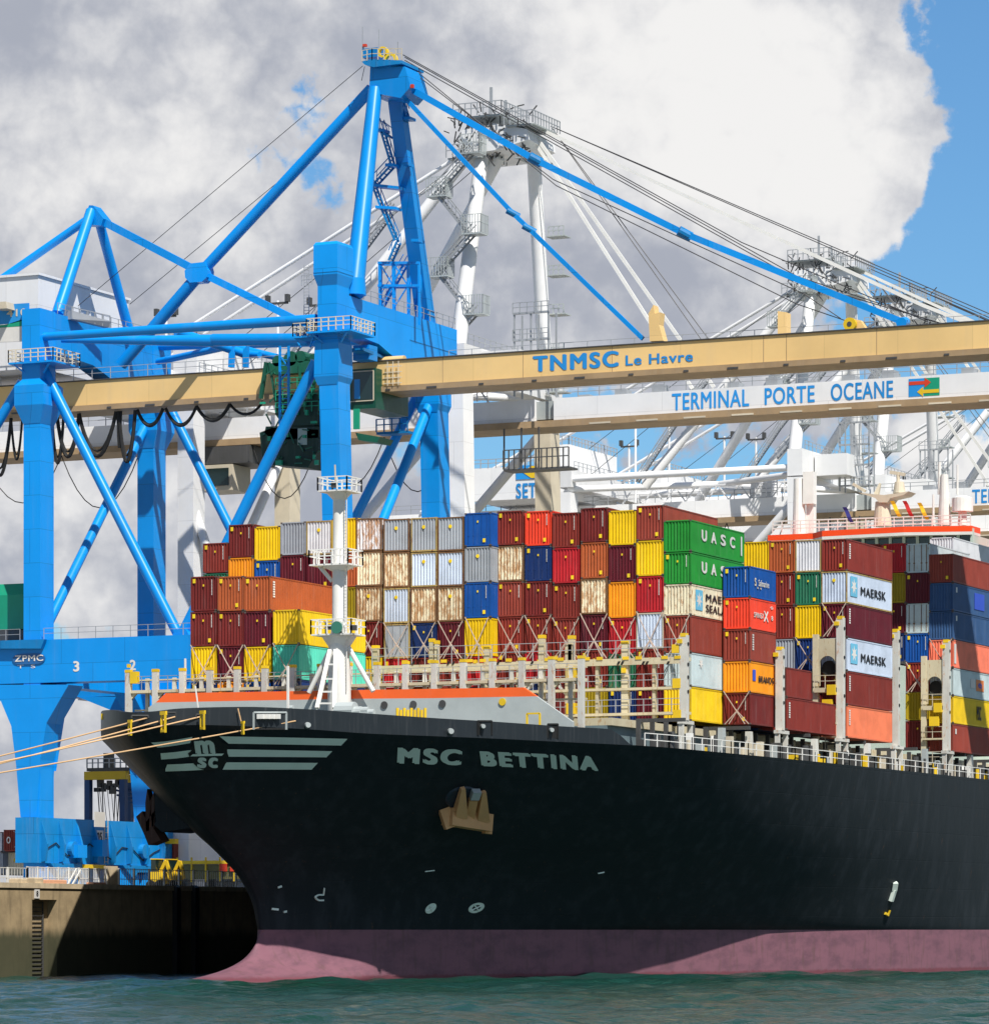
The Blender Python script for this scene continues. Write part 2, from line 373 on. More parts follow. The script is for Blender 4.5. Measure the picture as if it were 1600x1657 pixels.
def letters(name, body, mapf, mat, parent, bold=0.0, shear=0.0, nrm=(0, 0, 0), loc=None):
    """letter shapes as thin raised plates; mapf(u,v) -> point with u,v in 0..1"""
    vs, fs = text2d(body, bold, shear); mb = MB(); n_ = Vector(nrm)
    mb.add([Vector(mapf(u, v))+n_*(.003*L) for u, v, L in vs], fs)
    return mb.build(name, mat, parent, loc=loc)

# ------------------------------------------------------------------ water, apron, quay wall
def waters():
    import numpy as np
    xs = np.concatenate([np.linspace(-9000, -500, 5), np.linspace(-300, -75, 6), np.arange(-60, 118, .55), np.linspace(125, 500, 8), np.linspace(900, 9000, 5)])
    ys = np.concatenate([np.linspace(-9000, -800, 5), np.linspace(-500, -185, 8), np.arange(-172, 45, .5), np.linspace(60, 400, 6), np.linspace(900, 12000, 5)])
    X, Y = np.meshgrid(xs, ys); Z = np.zeros_like(X); rng = np.random.RandomState(4)
    for k in range(46):
        lam = 1.5*1.06**k; th = rng.normal(2.2, .75); kk = 2*np.pi/lam; ph_ = rng.uniform(0, 6.28); amp = .0078*lam**.7
        w = np.sin(kk*(X*np.cos(th)+Y*np.sin(th))+ph_+.8*np.sin(X*.05+k)); Z += amp*(w+.35*w*w-.17)
    inside = ((X > -61) & (X < 118) & (Y > -173) & (Y < 46)); fade = np.clip(np.minimum.reduce([(X+61)/12, (118-X)/12, (Y+173)/12, (46-Y)/12]), 0, 1)
    Z = np.where(inside, Z*fade, 0)
    n, m = X.shape; me = bpy.data.meshes.new('water'); co = np.stack([X, Y, Z], -1).reshape(-1, 3).astype('f')
    idx = np.arange(n*m).reshape(n, m); f = np.stack([idx[:-1, :-1], idx[:-1, 1:], idx[1:, 1:], idx[1:, :-1]], -1).reshape(-1, 4)
    me.vertices.add(n*m); me.vertices.foreach_set('co', co.ravel()); me.loops.add(f.size); me.loops.foreach_set('vertex_index', f.ravel().astype('i'))
    me.polygons.add(len(f)); me.polygons.foreach_set('loop_start', np.arange(0, f.size, 4).astype('i')); me.polygons.foreach_set('use_smooth', np.ones(len(f), bool)); me.update(calc_edges=True); me.validate()
    me.materials.append(M_WATER); o = bpy.data.objects.new('water', me); COL.objects.link(o); return o
tag(waters(), kind='structure')
QX, QZ = -31.5, 7.45
q = MB()
LY0, LY1 = Q(52, 1500, QX).y, Q(92, 1500, QX).y      # ladder recess
q.box(QX-6, QX, -600, LY0, -3, QZ); q.box(QX-6, QX, LY1, 900, -3, QZ)
q.box(QX-6, QX-.9, LY0, LY1, -3, QZ); q.box(QX-.9, QX, LY0, LY1, QZ-.95, QZ)
tag(q.build('quay_wall', M_QUAY), 'stained concrete quay wall behind the bow', 'wall')
tag(MB().box(-1500, QX-6.01, -600, 2500, -3, QZ-.05).build('terminal_apron', M_APRON), kind='structure')

# ================================================================== SHIP
VC = -3.6
def table(tb):
    xs = [a for a, _ in tb]; ys_ = [b for _, b in tb]; n = len(tb)
    ms = []
    for i in range(n):
        if i in (0, n-1):
            k = 0 if i == 0 else n-2; ms.append((ys_[k+1]-ys_[k])/(xs[k+1]-xs[k]))
        else:
            a = (ys_[i]-ys_[i-1])/(xs[i]-xs[i-1]); b = (ys_[i+1]-ys_[i])/(xs[i+1]-xs[i])
            ms.append(0 if a*b <= 0 else 2*a*b/(a+b))
    def f(x):
        if x <= xs[0]: return ys_[0]
        if x >= xs[-1]: return ys_[-1]
        for i in range(n-1):
            if x <= xs[i+1]: break
        h = xs[i+1]-xs[i]; s = (x-xs[i])/h
        return ((2*s**3-3*s*s+1)*ys_[i]+(s**3-2*s*s+s)*h*ms[i]+(-2*s**3+3*s*s)*ys_[i+1]+(s**3-s*s)*h*ms[i+1])
    return f
TOP = table([(0, 0), (.25, 1.1), (1, 2.3), (3, 4.3), (6, 6.6), (11, 9.6), (16, 12.4), (21, 15.0), (26, 17.6), (31, 19.9), (38, 22.7), (48, 25.0), (56, 25.9), (71, 26.6), (86, 26.8)])
BOT = table([(0, .15), (.5, .55), (1.5, 1.1), (6.5, 2.9), (16.5, 6.6), (26.5, 10.4), (36.5, 14.0), (56.5, 19.4), (76.5, 23.2), (104, 25.9), (135, 26.8)])
YS = table([(4, -36.5), (6, -37.1), (8, -38.8), (10, -42), (11.7, -45.3), (13.5, -48.4), (15, -50.6), (17, -53.2), (18.9, -55.4), (20.5, -56.8)])
KN_PX = table([(150, 1178), (240, 1174), (330, 1173), (420, 1176), (500, 1180), (600, 1187), (700, 1191), (800, 1195), (900, 1200), (1040, 1207), (1200, 1221), (1400, 1241), (1600, 1262), (2000, 1304)])
BW_PX = table([(150, 1166), (165, 1161), (250, 1150), (330, 1145), (400, 1144), (500, 1148), (600, 1155), (700, 1162), (800, 1168), (900, 1175), (1020, 1183), (1050, 1206)])
def edge_z(tab, y, it=3):
    z = 19.0; x = VC+TOP(y+55.4)
    for _ in range(it):
        px, _, Z = proj((x, y, z)); z = CZ+(HOR-tab(px))*Z/FPX
    return z
_yk = [-57+i*1.5 for i in range(150)]
ZK = table([(y, edge_z(KN_PX, max(y, -55.4)) if y < 66 else edge_z(KN_PX, 66)) for y in _yk])
ZB = table([(y, edge_z(BW_PX, max(y, -55.4))) for y in _yk if y < -12])
def wexp(y): return 1.25-.5*max(0, min(1, (y+32)/34))
def hb(y, z):
    zk = ZK(y); f = max(0, min(1.2, (z-4)/(zk-4))); d = y-YS(4+14.9*f); w = min(f, 1)**wexp(y)
    return BOT(max(d, 0))*(1-w)+TOP(max(d, 0))*w
def surf(y, z, off=.05):
    e = .4; n = Vector((1, -(hb(y+e, z)-hb(y-e, z))/(2*e), -(hb(y, z+e)-hb(y, z-e))/(2*e))).normalized()
    return Vector((VC+hb(y, z), y, z))+n*off
def hull_hit(px, py):
    y = -60.0
    while y < 150:
        v = P(px, py, y)
        if v.z < 4.0 and y < -30: pass
        if y > YS(max(4, min(20, v.z))) and v.x <= VC+hb(y, v.z): return v
        y += .25
    return v
YEND = 170.0
us = [(i/120)**2.6 for i in range(121)]
ship = empty('container_ship', (VC, 40, 0), 'huge black hulled container ship with red boot topping moored at the quay', 'container ship')
def hull_rows(fs_):
    rows = []
    for f in fs_:
        y0 = YS(4+14.9*f); port = []
        for u in us:
            y = y0+(YEND-y0)*u; z = 4+(ZK(y)-4)*f; port.append((hb_f(y, f, y0), y, z))
        rows.append([(VC-a, y, z) for a, y, z in reversed(port)]+[(VC+a, y, z) for a, y, z in port[1:] if True])
    return rows
def hb_f(y, f, y0):
    d = max(0, y-y0); w = f**wexp(y); a = BOT(d)*(1-w)+TOP(d)*w
    return a if d > 0 else 0.0
def skin(rows):
    mb = MB(); n = len(rows[0])
    return mb.add([v for r_ in rows for v in r_], [(j*n+i, j*n+i+1, (j+1)*n+i+1, (j+1)*n+i) for j in range(len(rows)-1) for i in range(n-1)])
hull = skin(hull_rows([i/72 for i in range(73)])).build('hull', M_HULL, ship, smooth=True)
# boot topping with the top of the bulb
YSB = table([(-3, -53), (-1, -51.5), (-.3, -49.5), (0, -47.6), (.3, -45.2), (.7, -42.4), (1.2, -40.2), (1.9, -38.5), (2.7, -37.5), (4, -36.5)])
WB = table([(-3, 5.6), (0, 4.7), (.5, 3.7), (1, 2.8), (2, 1.55), (3, .7), (4, 0)])
rows = []
for i in range(25):
    z = -2+6*i/24; y0 = YSB(z); port = []
    for u in us:
        y = y0+(YEND-y0)*u; s = (y-y0)/(-20-y0)
        b = 0 if s >= 1 else WB(z)*math.sqrt(max(0, 1-(1-min(1, s*2.0))**2))*(1 if s < .5 else .5+.5*math.cos((s-.5)/.5*math.pi))
        m = BOT(max(0, y+36.5)) if y > -36.5 else 0
        port.append((math.sqrt(m*m+b*b) if u > 0 else 0, y, z))
    rows.append([(VC-a, y, zz) for a, y, zz in reversed(port)]+[(VC+a, y, zz) for a, y, zz in port[1:]])
skin(rows).build('boot_topping', M_BOOT, ship, smooth=True)
# deck
ys_ = [-55+i*2.5 for i in range(90)]
mb = MB(); vs = []
for y in ys_: a = hb(y, ZK(y)-.1)-.1; vs += [(VC-a, y, ZK(y)-.12), (VC+a, y, ZK(y)-.12)]
mb.add(vs, [(2*i, 2*i+1, 2*i+3, 2*i+2) for i in range(len(ys_)-1)]).build('deck', paint('deck_green_grey', (.10, .12, .11), .6, .15, .3), ship)
# bulwark: outer and inner skins, rounded rail
def bul_pts(off, zf):
    pts = []; n = 60
    for sgn in (-1, 1):
        seg = []
        for i in range(n+1):
            y = -55.4+38.2*(i/n)**1.8; a = max(0, TOP(y+55.4)-off)
            if i == 0: a = 0
            tz = ZB(y); tk = ZK(y); fall = max(0, min(1, (-17.4-y)/1.6)) if y > -20 else 1
            seg.append((VC+sgn*(a+(.0)), y+(off if i == 0 else 0), tk+(max(tz, tk)-tk)*zf*fall+(-.02 if zf == 0 else 0)))
        pts.append(seg)
    return list(reversed(pts[0]))+pts[1][1:]
ro = [bul_pts(0, f) for f in (0, .5, 1)]+[bul_pts(.35, f) for f in (1, .5, 0)]
bw = skin(ro).build('bulwark', paint('bulwark_black_paint', (.016, .021, .026), .42, .02, .3), ship)
smooth_by_angle(bw, 40)

def quad_on_hull(mb, cs, nx=24, ny=3, off=.06):
    hs = [hull_hit(*c) for c in cs]      # tl, tr, br, bl
    vs = []
    for j in range(ny+1):
        for i in range(nx+1):
            u, v = i/nx, j/ny
            y = (hs[0].y*(1-u)+hs[1].y*u)*(1-v)+(hs[3].y*(1-u)+hs[2].y*u)*v
            z = (hs[0].z*(1-u)+hs[1].z*u)*(1-v)+(hs[3].z*(1-u)+hs[2].z*u)*v
            vs.append(surf(y, z, off))
    mb.add(vs, [(j*(nx+1)+i, j*(nx+1)+i+1, (j+1)*(nx+1)+i+1, (j+1)*(nx+1)+i)[::-1] for j in range(ny) for i in range(nx)])
def text_on_hull(name, body, bl, br_, hpx, parent, bold=0, shear=0, off=.07, mat=None):
    a, b = hull_hit(*bl), hull_hit(*br_); top = hull_hit(bl[0]+(br_[0]-bl[0])*.5, (bl[1]+br_[1])/2-hpx); mid = hull_hit((bl[0]+br_[0])/2, (bl[1]+br_[1])/2)
    H = top.z-mid.z; dy = top.y-mid.y
    return letters(name, body, lambda u, v: surf(a.y+(b.y-a.y)*u+dy*v, a.z+(b.z-a.z)*u+H*v, off), mat or M_LET, parent, bold, shear, nrm=(.8, -.6, 0))
text_on_hull('ship_name', 'MSC', (638, 1235), (744, 1238), 26, ship, .075)
text_on_hull('ship_name', 'BETTINA', (774, 1239), (963, 1247), 24, ship, .075)
em = MB()
for cs in ([(352, 1191), (561, 1195), (546, 1206), (363, 1203)], [(365, 1212), (536, 1215), (523, 1225), (367, 1224)], [(365, 1233), (511, 1234), (499, 1245), (355, 1245)],
           [(202, 1201), (303, 1192), (302, 1203), (212, 1210)][:0] or [(203, 1202), (304, 1192), (301, 1202), (213, 1210)], [(225, 1219), (303, 1213), (306, 1223), (235, 1229)], [(248, 1237), (316, 1234), (330, 1245), (258, 1248)]):
    quad_on_hull(em, cs)
emb = em.build('bow_emblem', M_LET, ship)
n = 36; dc = hull_hit(334, 1218); vs = [surf(dc.y, dc.z, .11)]; ks = (.2, .4, .6, .8, 1)
for k in ks:
    for i in range(n): th = 2*math.pi*i/n; v = hull_hit(334+32*k*math.cos(th), 1218-27.5*k*math.sin(th)); vs.append(surf(v.y, v.z, .11))
MB().add(vs, [(0, 1+i, 1+(i+1) % n) for i in range(n)]+[(1+m*n+i, 1+(m+1)*n+i, 1+(m+1)*n+(i+1) % n, 1+m*n+(i+1) % n) for m in range(len(ks)-1) for i in range(n)]).build('emblem_disc', paint('emblem_black', (.006, .008, .010), .5, 0, .2), emb)
text_on_hull('emblem_letter', 'm', (305, 1219), (343, 1218), 22, emb, .06, -.25, off=.16)
text_on_hull('emblem_letter', 'sc', (310, 1241), (349, 1241), 17, emb, .06, -.2, off=.16)
ln = MB(); quad_on_hull(ln, [(305, 1218.5), (356, 1217.5), (356, 1221), (305, 1222)], 12, 1, .16); ln.build('emblem_underline', M_LET, emb)
# draught and thruster marks
def ring_on_hull(cx, cy, rx, ry, w=.22, cross=True):
    mb = MB(); c = hull_hit(cx, cy); e = hull_hit(cx+rx, cy); tpp = hull_hit(cx, cy-ry); a = abs(e.y-c.y); b = abs(tpp.z-c.z); n = 28; vs = []
    for i in range(n):
        th = 2*math.pi*i/n
        for k in (1, 1-w/max(a, b)*1.6): vs.append(surf(c.y+a*math.cos(th)*k, c.z+b*math.sin(th)*k, .06))
    mb.add(vs, [(2*i, 2*i+1, (2*i+3) % (2*n), (2*i+2) % (2*n)) for i in range(n)])
    if cross:
        for th in (.75, .75+math.pi/2):
            p0 = [surf(c.y+a*.8*math.cos(th)*k, c.z+b*.8*math.sin(th)*k, .07) for k in (-1, 1)]; mb.bar(p0[0], p0[1], .09, .09)
    return mb
ring_on_hull(693, 1470, 9.5, 8.5).build('thruster_mark', M_LET, ship); ring_on_hull(770, 1469, 9.5, 8.5).build('thruster_mark', M_LET, ship)
def mark(name, pts, w=.16, mat=None):
    mb = MB(); vs = [hull_hit(*c) for c in pts]; vs = [surf(v.y, v.z, .06) for v in vs]
    for a, b in zip(vs, vs[1:]): mb.bar(a, b, w, w)
    return mb.build(name, mat or M_LET, ship)
mark('bulb_mark', [(522, 1437), (522, 1448), (513, 1448), (508, 1451), (508, 1455), (512, 1457), (523, 1457)], .12)
mark('draught_mark', [(445, 1436), (453, 1434)]); mark('draught_mark', [(438, 1471), (446, 1472)]); mark('draught_mark', [(456, 1476), (462, 1475)])
mark('draught_mark', [(964, 1413), (976, 1411)], .1); mark('draught_mark', [(684, 1410), (702, 1408)], .08)
# pilot boarding mark on the flat of side
mark('pilot_mark', [(1447, 1428), (1445, 1440), (1439, 1458)], .5); mark('pilot_mark', [(1438, 1473), (1434, 1481), (1430, 1478)], .22, M_YEL)
# port anchor in its pocket
hc = hull_hit(755, 1290); n_ = (surf(hc.y, hc.z, 1)-surf(hc.y, hc.z, 0)).normalized()
yu = Vector((0, 1, 0)); tu = (yu-n_*yu.dot(n_)).normalized(); tz = n_.cross(tu); tz = tz if tz.z > 0 else -tz
def H(a, b, c): return hc+tu*(a*.67+1.5)+tz*(b*.67+.2)+n_*(c*.7)
pk = MB(); n = 20
o_ = [H(2.9*math.cos(2*math.pi*i/n)*1.15-2.6, 2.2*math.sin(2*math.pi*i/n)-.6, -.25) for i in range(n)]; i_ = [H(2.3*math.cos(2*math.pi*i/n)*1.15-2.6, 1.7*math.sin(2*math.pi*i/n)-.6, .28) for i in range(n)]
pk.loft([o_, i_]); pk.build('anchor_bolster', paint('bolster_blue_black', (.02, .035, .06), .45, .05, .3), ship)
an = MB()
an.bar(H(-3.0, -3.3, .7), H(3.4, -1.9, .7), 1.2, 1.35); an.bar(H(-3.5, -3.9, .9), H(-2.6, -3.0, .8), .5, 1.6); an.bar(H(3.0, -2.2, .8), H(3.9, -1.9, .9), .5, 1.4)
for a0, a1 in ((-1.6, -4.9), (2.0, -1.6)):
    an.bar(H(a0, -2.6 if a0 < 0 else -1.9, .9), H(a1, .9 if a0 < 0 else 1.6, .6), 1.15, .7, .35, .3, up=n_)
an.bar(H(.2, -2.4, .7), H(-2.0, .2, .6), .7, .6); anchor = an.build('anchor', M_BROWNA, ship)
MB().bar(H(-2.2, .4, .8), H(-2.8, 1.4, .7), .7, .5).build('shackle', M_SHIPG, anchor)
# starboard anchor housing and hanging anchor, seen past the stem
def AP(px, py): return P(px, py, -42.5)
MB().prism([AP(250, 1273), AP(330, 1290), AP(352, 1318), AP(345, 1332), AP(322, 1338), AP(262, 1347), AP(250, 1336)], (0, 4.5, 0)).build('anchor_housing', M_HULL, ship)
a2 = MB(); a2.prism([AP(238, 1277), AP(243, 1300), AP(241, 1345), AP(236, 1345), AP(235, 1300)], (0, .7, 0)); a2.prism([AP(220, 1322), AP(230, 1313), AP(237, 1330), AP(250, 1312), AP(248, 1340), AP(260, 1360), AP(240, 1368), AP(232, 1348)], (0, 1.4, 0)); a2.prism([AP(243, 1296), AP(249, 1282), AP(252, 1330), AP(246, 1340)], (0, .9, 0))
a2.build('anchor', M_DRUST, ship)
# fairleads, mooring window, chocks in the bulwark
def on_bw(px, py, off=.05):
    y = -56.0
    while y < -16:
        v = P(px, py, y)
        if v.x <= VC+TOP(max(0, y+55.4)): break
        y += .1
    return v+Vector((.6, -.8, 0))*off
def bw_frame(x0, y0, x1, y1, r=.09, mat=M_SHIPW, name='fairlead'):
    cs = [on_bw(a, b, .08) for a, b in ((x0, y0), (x1, y0), (x1, y1), (x0, y1))]
    mb = MB()
    for i in (0, 1, 3): mb.bar(cs[i], cs[(i+1) % 4], r, r)
    f = mb.build(name, mat, ship)
    pan = MB().add([c-Vector((.6, -.8, 0))*.03 for c in cs], [(0, 1, 2, 3)]); pan.build('opening', M_BLACKR, f)
    return f
bw_frame(410, 1153, 463, 1181, .12, M_SHIPG, 'mooring_opening'); bw_frame(773, 1167, 795, 1190, .12, M_BLACKR, 'mooring_opening'); bw_frame(886, 1172, 902, 1195, .12, M_BLACKR, 'mooring_opening')
g = MB()
for a, b in ((421, 1160), (430, 1160), (438, 1160), (447, 1160)): g.cb(on_bw(a, b, .25), .5, .3, .35)
g.build('bollard_pair', M_SHIPW, ship)
for a, b, c, d in ((213, 1158, 240, 1162), (270, 1153, 284, 1160), (317, 1156, 330, 1162)):
    bw_frame(a, b, c, d, .1, M_STEEL)
for a, b, c in ((728, 1184, .26), (780, 1176, .2), (891, 1182, .2), (497, 1174, .24)):
    v = on_bw(a, b, .05); MB().tube(v, v+Vector((.3, -.4, 0)), c, 14, c*.8).build('chock', M_SHIPG, ship)

# breakwater
BY = -21.0
def bp(*pts): return [P(a, b, BY) for a, b in pts]
bk = MB().prism(bp((252, 1137), (560, 1131), (700, 1130), (868, 1127), (926, 1168), (926, 1195), (240, 1195), (240, 1145)), (0, .35, 0)).build('breakwater', M_SHIPG, ship)
MB().prism(bp((252, 1137), (268, 1122), (450, 1119), (560, 1117), (846, 1112.5), (868, 1127), (700, 1130), (560, 1131)), (0, .4, 0)).build('orange_band', M_ORANGE, bk)
mb = MB()
for px in range(300, 900, 60): v = P(px, 1160, BY); mb.prism([(v.x, BY+.4, v.z+1), (v.x, BY+.4, 19), (v.x, BY+3.5, 19)], (.15, 0, 0))
mb.build('bracket', M_SHIPG, bk)
for a, b, m_ in ((622, 1141, M_STEEL), (669, 1140, M_STEEL), (716, 1139, M_STEEL), (813, 1136, M_YEL)):
    v = P(a, b, BY-.02); MB().tube(v, v-Vector((0, .08, 0)), .3, 14).build('porthole', m_, bk)
v = P(863, 1163, BY-1); mb = MB(); mb.bar(v+Vector((-.55, 0, -.6)), v+Vector((-.55, 0, .4)), .14, .14).bar(v+Vector((.55, 0, -.6)), v+Vector((.55, 0, .4)), .14, .14).bar(v+Vector((-.55, 0, .4)), v+Vector((.55, 0, .4)), .14, .14)
mb.build('deck_hatch_rail', M_YEL, ship)
# windlass clutter on the foredeck
mb = MB()
for px, py, s in ((560, 1150, 1.6), (590, 1150, .7), (576, 1152, 1.0), (600, 1153, .6), (470, 1146, .5)):
    v = P(px, py, -27); mb.tube(v+Vector((-s/2, 0, 0)), v+Vector((s/2, 0, 0)), s*.42, 12)
    mb.cb(v+Vector((0, 0, -s*.5)), s*1.3, s, s*.6)
mb.build('windlass', M_SHIPG, ship)
mb = MB()
for i in range(9):
    v = P(643+i*5.6, 1150+(i % 2)*3, -26); mb.tube(v-Vector((0, 0, .6)), v+Vector((0, 0, .2)), .13, 8)
mb.build('valve_row', M_YEL, ship)
for px, t0, w in ((466, 1078, .16), (316, 1110, .09)):
    a, b = P(px, t0, -30), P(px+(0 if w > .1 else 5), 1148, -30); MB().bar(a, b, w, w).build('jackstaff', M_SHIPW, ship)

# foremast
MYY = -21.9; fm_x = -4.45
def MP(px, py, dy=0): return P(px, py, MYY+dy)
def mz(py): return P(548, py, MYY).z
cxm = P(549, 900, MYY).x
fm = MB()
secs = []
for py, r in ((1160, .95), (1125, .95), (1055, .85), (1028, .72), (1000, .58), (900, .56), (897, .53), (806, .51), (795, .48)):
    secs.append([(cxm+r*math.cos(2*math.pi*i/20), MYY+r*math.sin(2*math.pi*i/20), mz(py)) for i in range(20)])
fmast = fm.loft(secs).build('foremast', M_SHIPW, ship); smooth_by_angle(fmast, 30)
def platform(pyd, x0, x1, rail_h, cone=None, dep=1.3):
    a, b = MP(x0, pyd).x, MP(x1, pyd).x; z = mz(pyd); m = MB().box(a, b, MYY-dep, MYY+dep, z-.12, z)
    if cone: m.loft([[(cxm+r*math.cos(2*math.pi*i/16)*(b-a)/2.6, MYY+r*math.sin(2*math.pi*i/16), zz) for i in range(16)] for r, zz in ((1.1, z-.1), (.5, z-cone))])
    pf = m.build('platform', M_SHIPW, fmast)
    MB().rail([(a, MYY-dep, z), (b, MYY-dep, z), (b, MYY+dep, z), (a, MYY+dep, z), (a, MYY-dep, z)], rail_h, .75, .045).build('platform_rail', M_SHIPW, pf) if False else MB().rail([(a, MYY-dep, z), (b, MYY-dep, z), (b, MYY+dep, z), (a, MYY+dep, z), (a, MYY-dep, z)], rail_h, .75, .05).build('platform_rail', M_SHIPW, fmast)
platform(795, 526, 573, 1.05, .7); platform(914, 512, 575, 1.15, .5); platform(1027, 515, 580, 1.15, 1.3)
mb = MB(); mb.bar(MP(519, 916), MP(538, 940), .16, .16).bar(MP(515, 917, -1), MP(536, 942, -.4), .12, .12); mb.build('platform_strut', M_SHIPW, fmast)
mb = MB()
for a, b in (((536, 1048), (500, 1121)), ((564, 1048), (604, 1119))): mb.tube(MP(*a), MP(*b), .2, 10)
mb.tube(MP(540, 1045, 0), MP(520, 1120, 4.5), .18, 10); mb.build('mast_leg', M_SHIPW, fmast)
mb = MB(); mb.bar(MP(534, 1052, -1.0), MP(513, 1146, -4), .3, .22).bar(MP(543, 1052, -1.0), MP(541, 1146, -4), .3, .22)
for f in (.25, .5, .72, .92): mb.bar(MP(534, 1052, -1).lerp(MP(513, 1146, -4), f), MP(543, 1052, -1).lerp(MP(541, 1146, -4), f), .14, .14)
mb.build('mast_ladder', M_SHIPW, fmast)
v = MP(549, 1016, -1.0); MB().tube(v, v-Vector((0, .5, 0)), .42, 18, .5).build('searchlight', paint('lamp_glass_green', (.05, .22, .16), .1, 0, .1, streak=False), fmast)
v = MP(549, 1016, -.7); MB().tube(v, v-Vector((0, .3, 0)), .6, 18).build('lamp_housing', M_SHIPW, fmast)
mb = MB()
for px, py in ((534, 1015), (572, 1016), (541, 785)): mb.cb(MP(px, py, -1.1), .5, .3, .42)
mb.build('navigation_light', M_STEEL, fmast)
MB().bar(MP(543, 782), MP(542, 752), .1, .1).build('whip_aerial', M_CREAM, fmast)
mb = MB()
for i in range(60): z = mz(1120)+(mz(800)-mz(1120))*i/59; mb.bar((cxm+.62, MYY-.35, z), (cxm+.62+.3, MYY-.55, z), .04, .04)
mb.bar((cxm+.95, MYY-.55, mz(1120)), (cxm+.95, MYY-.55, mz(800)), .06, .06); mb.build('rung_ladder', M_SHIPW, fmast)

# row of stanchions ahead of the first bay
def knee(mb, x, y, z, s, sg): mb.prism([(x, y, z), (x+sg*s, y, z), (x, y, z-s)], (0, .25, 0))
LY = -18.3; zt = P(548, 1077, LY).z+.05; zb = P(548, 1110, LY).z
x0, x1 = P(209, 1100, LY).x, P(941, 1100, LY).x; NPST = 16
br_ = MB(); br_.box(x0, x1, LY-.15, LY+1.1, zb-.14, zb+.1); br_.box(x0, x1, LY+.9, LY+1.15, zb+.95, zb+1.05); br_.box(x0, x1, LY+.9, LY+1.15, zb-1.6, zb-1.45)
for i in range(NPST+1):
    x = x0+(x1-x0)*i/NPST
    if i < NPST: knee(br_, x+.22, LY, zb-.14, .5, 1)
    if i > 0: knee(br_, x-.22, LY, zb-.14, .5, -1)
front = br_.build('lashing_bridge', M_LB, ship)
for i in range(NPST+1):
    x = x0+(x1-x0)*i/NPST; zbot = 19.2
    MB().box(x-.23, x+.23, LY-.3, LY+.15, zbot, zt+(.25 if i == 8 else 0)).build('post', M_LBW, front)
    MB().box(x-.25, x+.25, LY-.32, LY+.17, zt-.12, zt+.12).build('post_cap', M_YEL, front)
    if i < NPST: MB().box(x+1.0, x+1.3, LY+.95, LY+1.2, zbot, zb+1.15).build('rear_post', M_LBW, front)
MB().rail([(x0, LY-.1, zb+.1), (x1, LY-.1, zb+.1)], 1.15, 1.25, .025).build('rail', M_RAIL, front)
v = P(217, 1090, LY); v.z -= .35; MB().cb(v, .7, .6, 1.0).cb(v+Vector((-.5, 0, 1.0)), .25, .25, .3).build('winch_box', M_YEL, front)

# main lashing bridge in front of the wide block
L2 = -3.1; xa, xb = P(606, 1100, L2).x, P(1113, 1100, L2).x
m2 = MB()
for py, th in ((1071, .32), (1118, .2), (1158, .22)):
    z = P(860, py, L2).z; m2.box(xa, xb, L2-.5, L2+.7, z-th, z)
z71, z118, z158 = (P(860, py, L2).z for py in (1071, 1118, 1158))
m2.box(xa, xb, L2-.52, L2-.42, z71-.55, z71)
bridge2 = m2.build('lashing_bridge', M_LB, ship)
for px, tp, w, cap in ((609, 1048, .5, 1), (700, 1037, .36, 1), (708, 1040, .3, 1), (790, 1048, .5, 1), (878, 1031, .5, 1), (926, 1032, .5, 1), (922, 1043, .6, 0), (1013, 1040, .6, 1), (1060, 1070, .25, 0), (968, 1070, .25, 0), (750, 1070, .25, 0), (655, 1070, .25, 0), (840, 1070, .25, 0)):
    v = P(px, tp, L2); MB().box(v.x-w/2, v.x+w/2, L2-.35, L2+.1, 20.4, v.z).build('post', M_LB, bridge2)
    if cap: MB().cb(Vector((v.x, L2-.12, v.z+.02)), w+.06, .5, .3).build('post_cap', M_YEL, bridge2)
mb = MB()
for z, h in ((z71, 1.5), (z118, 1.1), (z158, 1.1)): mb.rail([(xa, L2-.48, z), (xb, L2-.48, z)], h, 1.25, .03)
mb.build('rail', M_RAIL, bridge2)
mb = MB()
for px, py, s in ((925, 1088, 1.0), (1010, 1085, .4), (925, 1147, .9), (1096, 1106, .8), (1097, 1157, .8), (1094, 1050, .7), (770, 1071, .3)): v = P(px, py, L2-.3); mb.cb(v, s*.9, .5, s)
mb.build('equipment_box', M_YEL, bridge2)
mb = MB()
for i in range(22):
    v = P(655+i*21, 1071-(i*.35), L2-.55); 
    if i % 3 != 1: mb.cb(v, .55, .06, .26)
mb.build('warning_patch', M_YEL, bridge2)
mb = MB()
for px in (660, 668, 725, 733, 805, 860, 1000, 1006, 1040, 1046, 1080): v = P(px, 1073, L2-.58); mb.prism([v+Vector((-.15, 0, -.14)), v+Vector((.05, 0, -.14)), v+Vector((.2, 0, .14)), v+Vector((0, 0, .14))], (0, .04, 0))
mb.build('hazard_stripe', M_BLACKR, bridge2)
MB().bar(P(905, 1110, L2), P(930, 1140, L2), .35, .2).bar(P(868, 1098, L2), P(848, 1125, L2), .3, .2).build('diagonal_brace', M_LBW, bridge2)

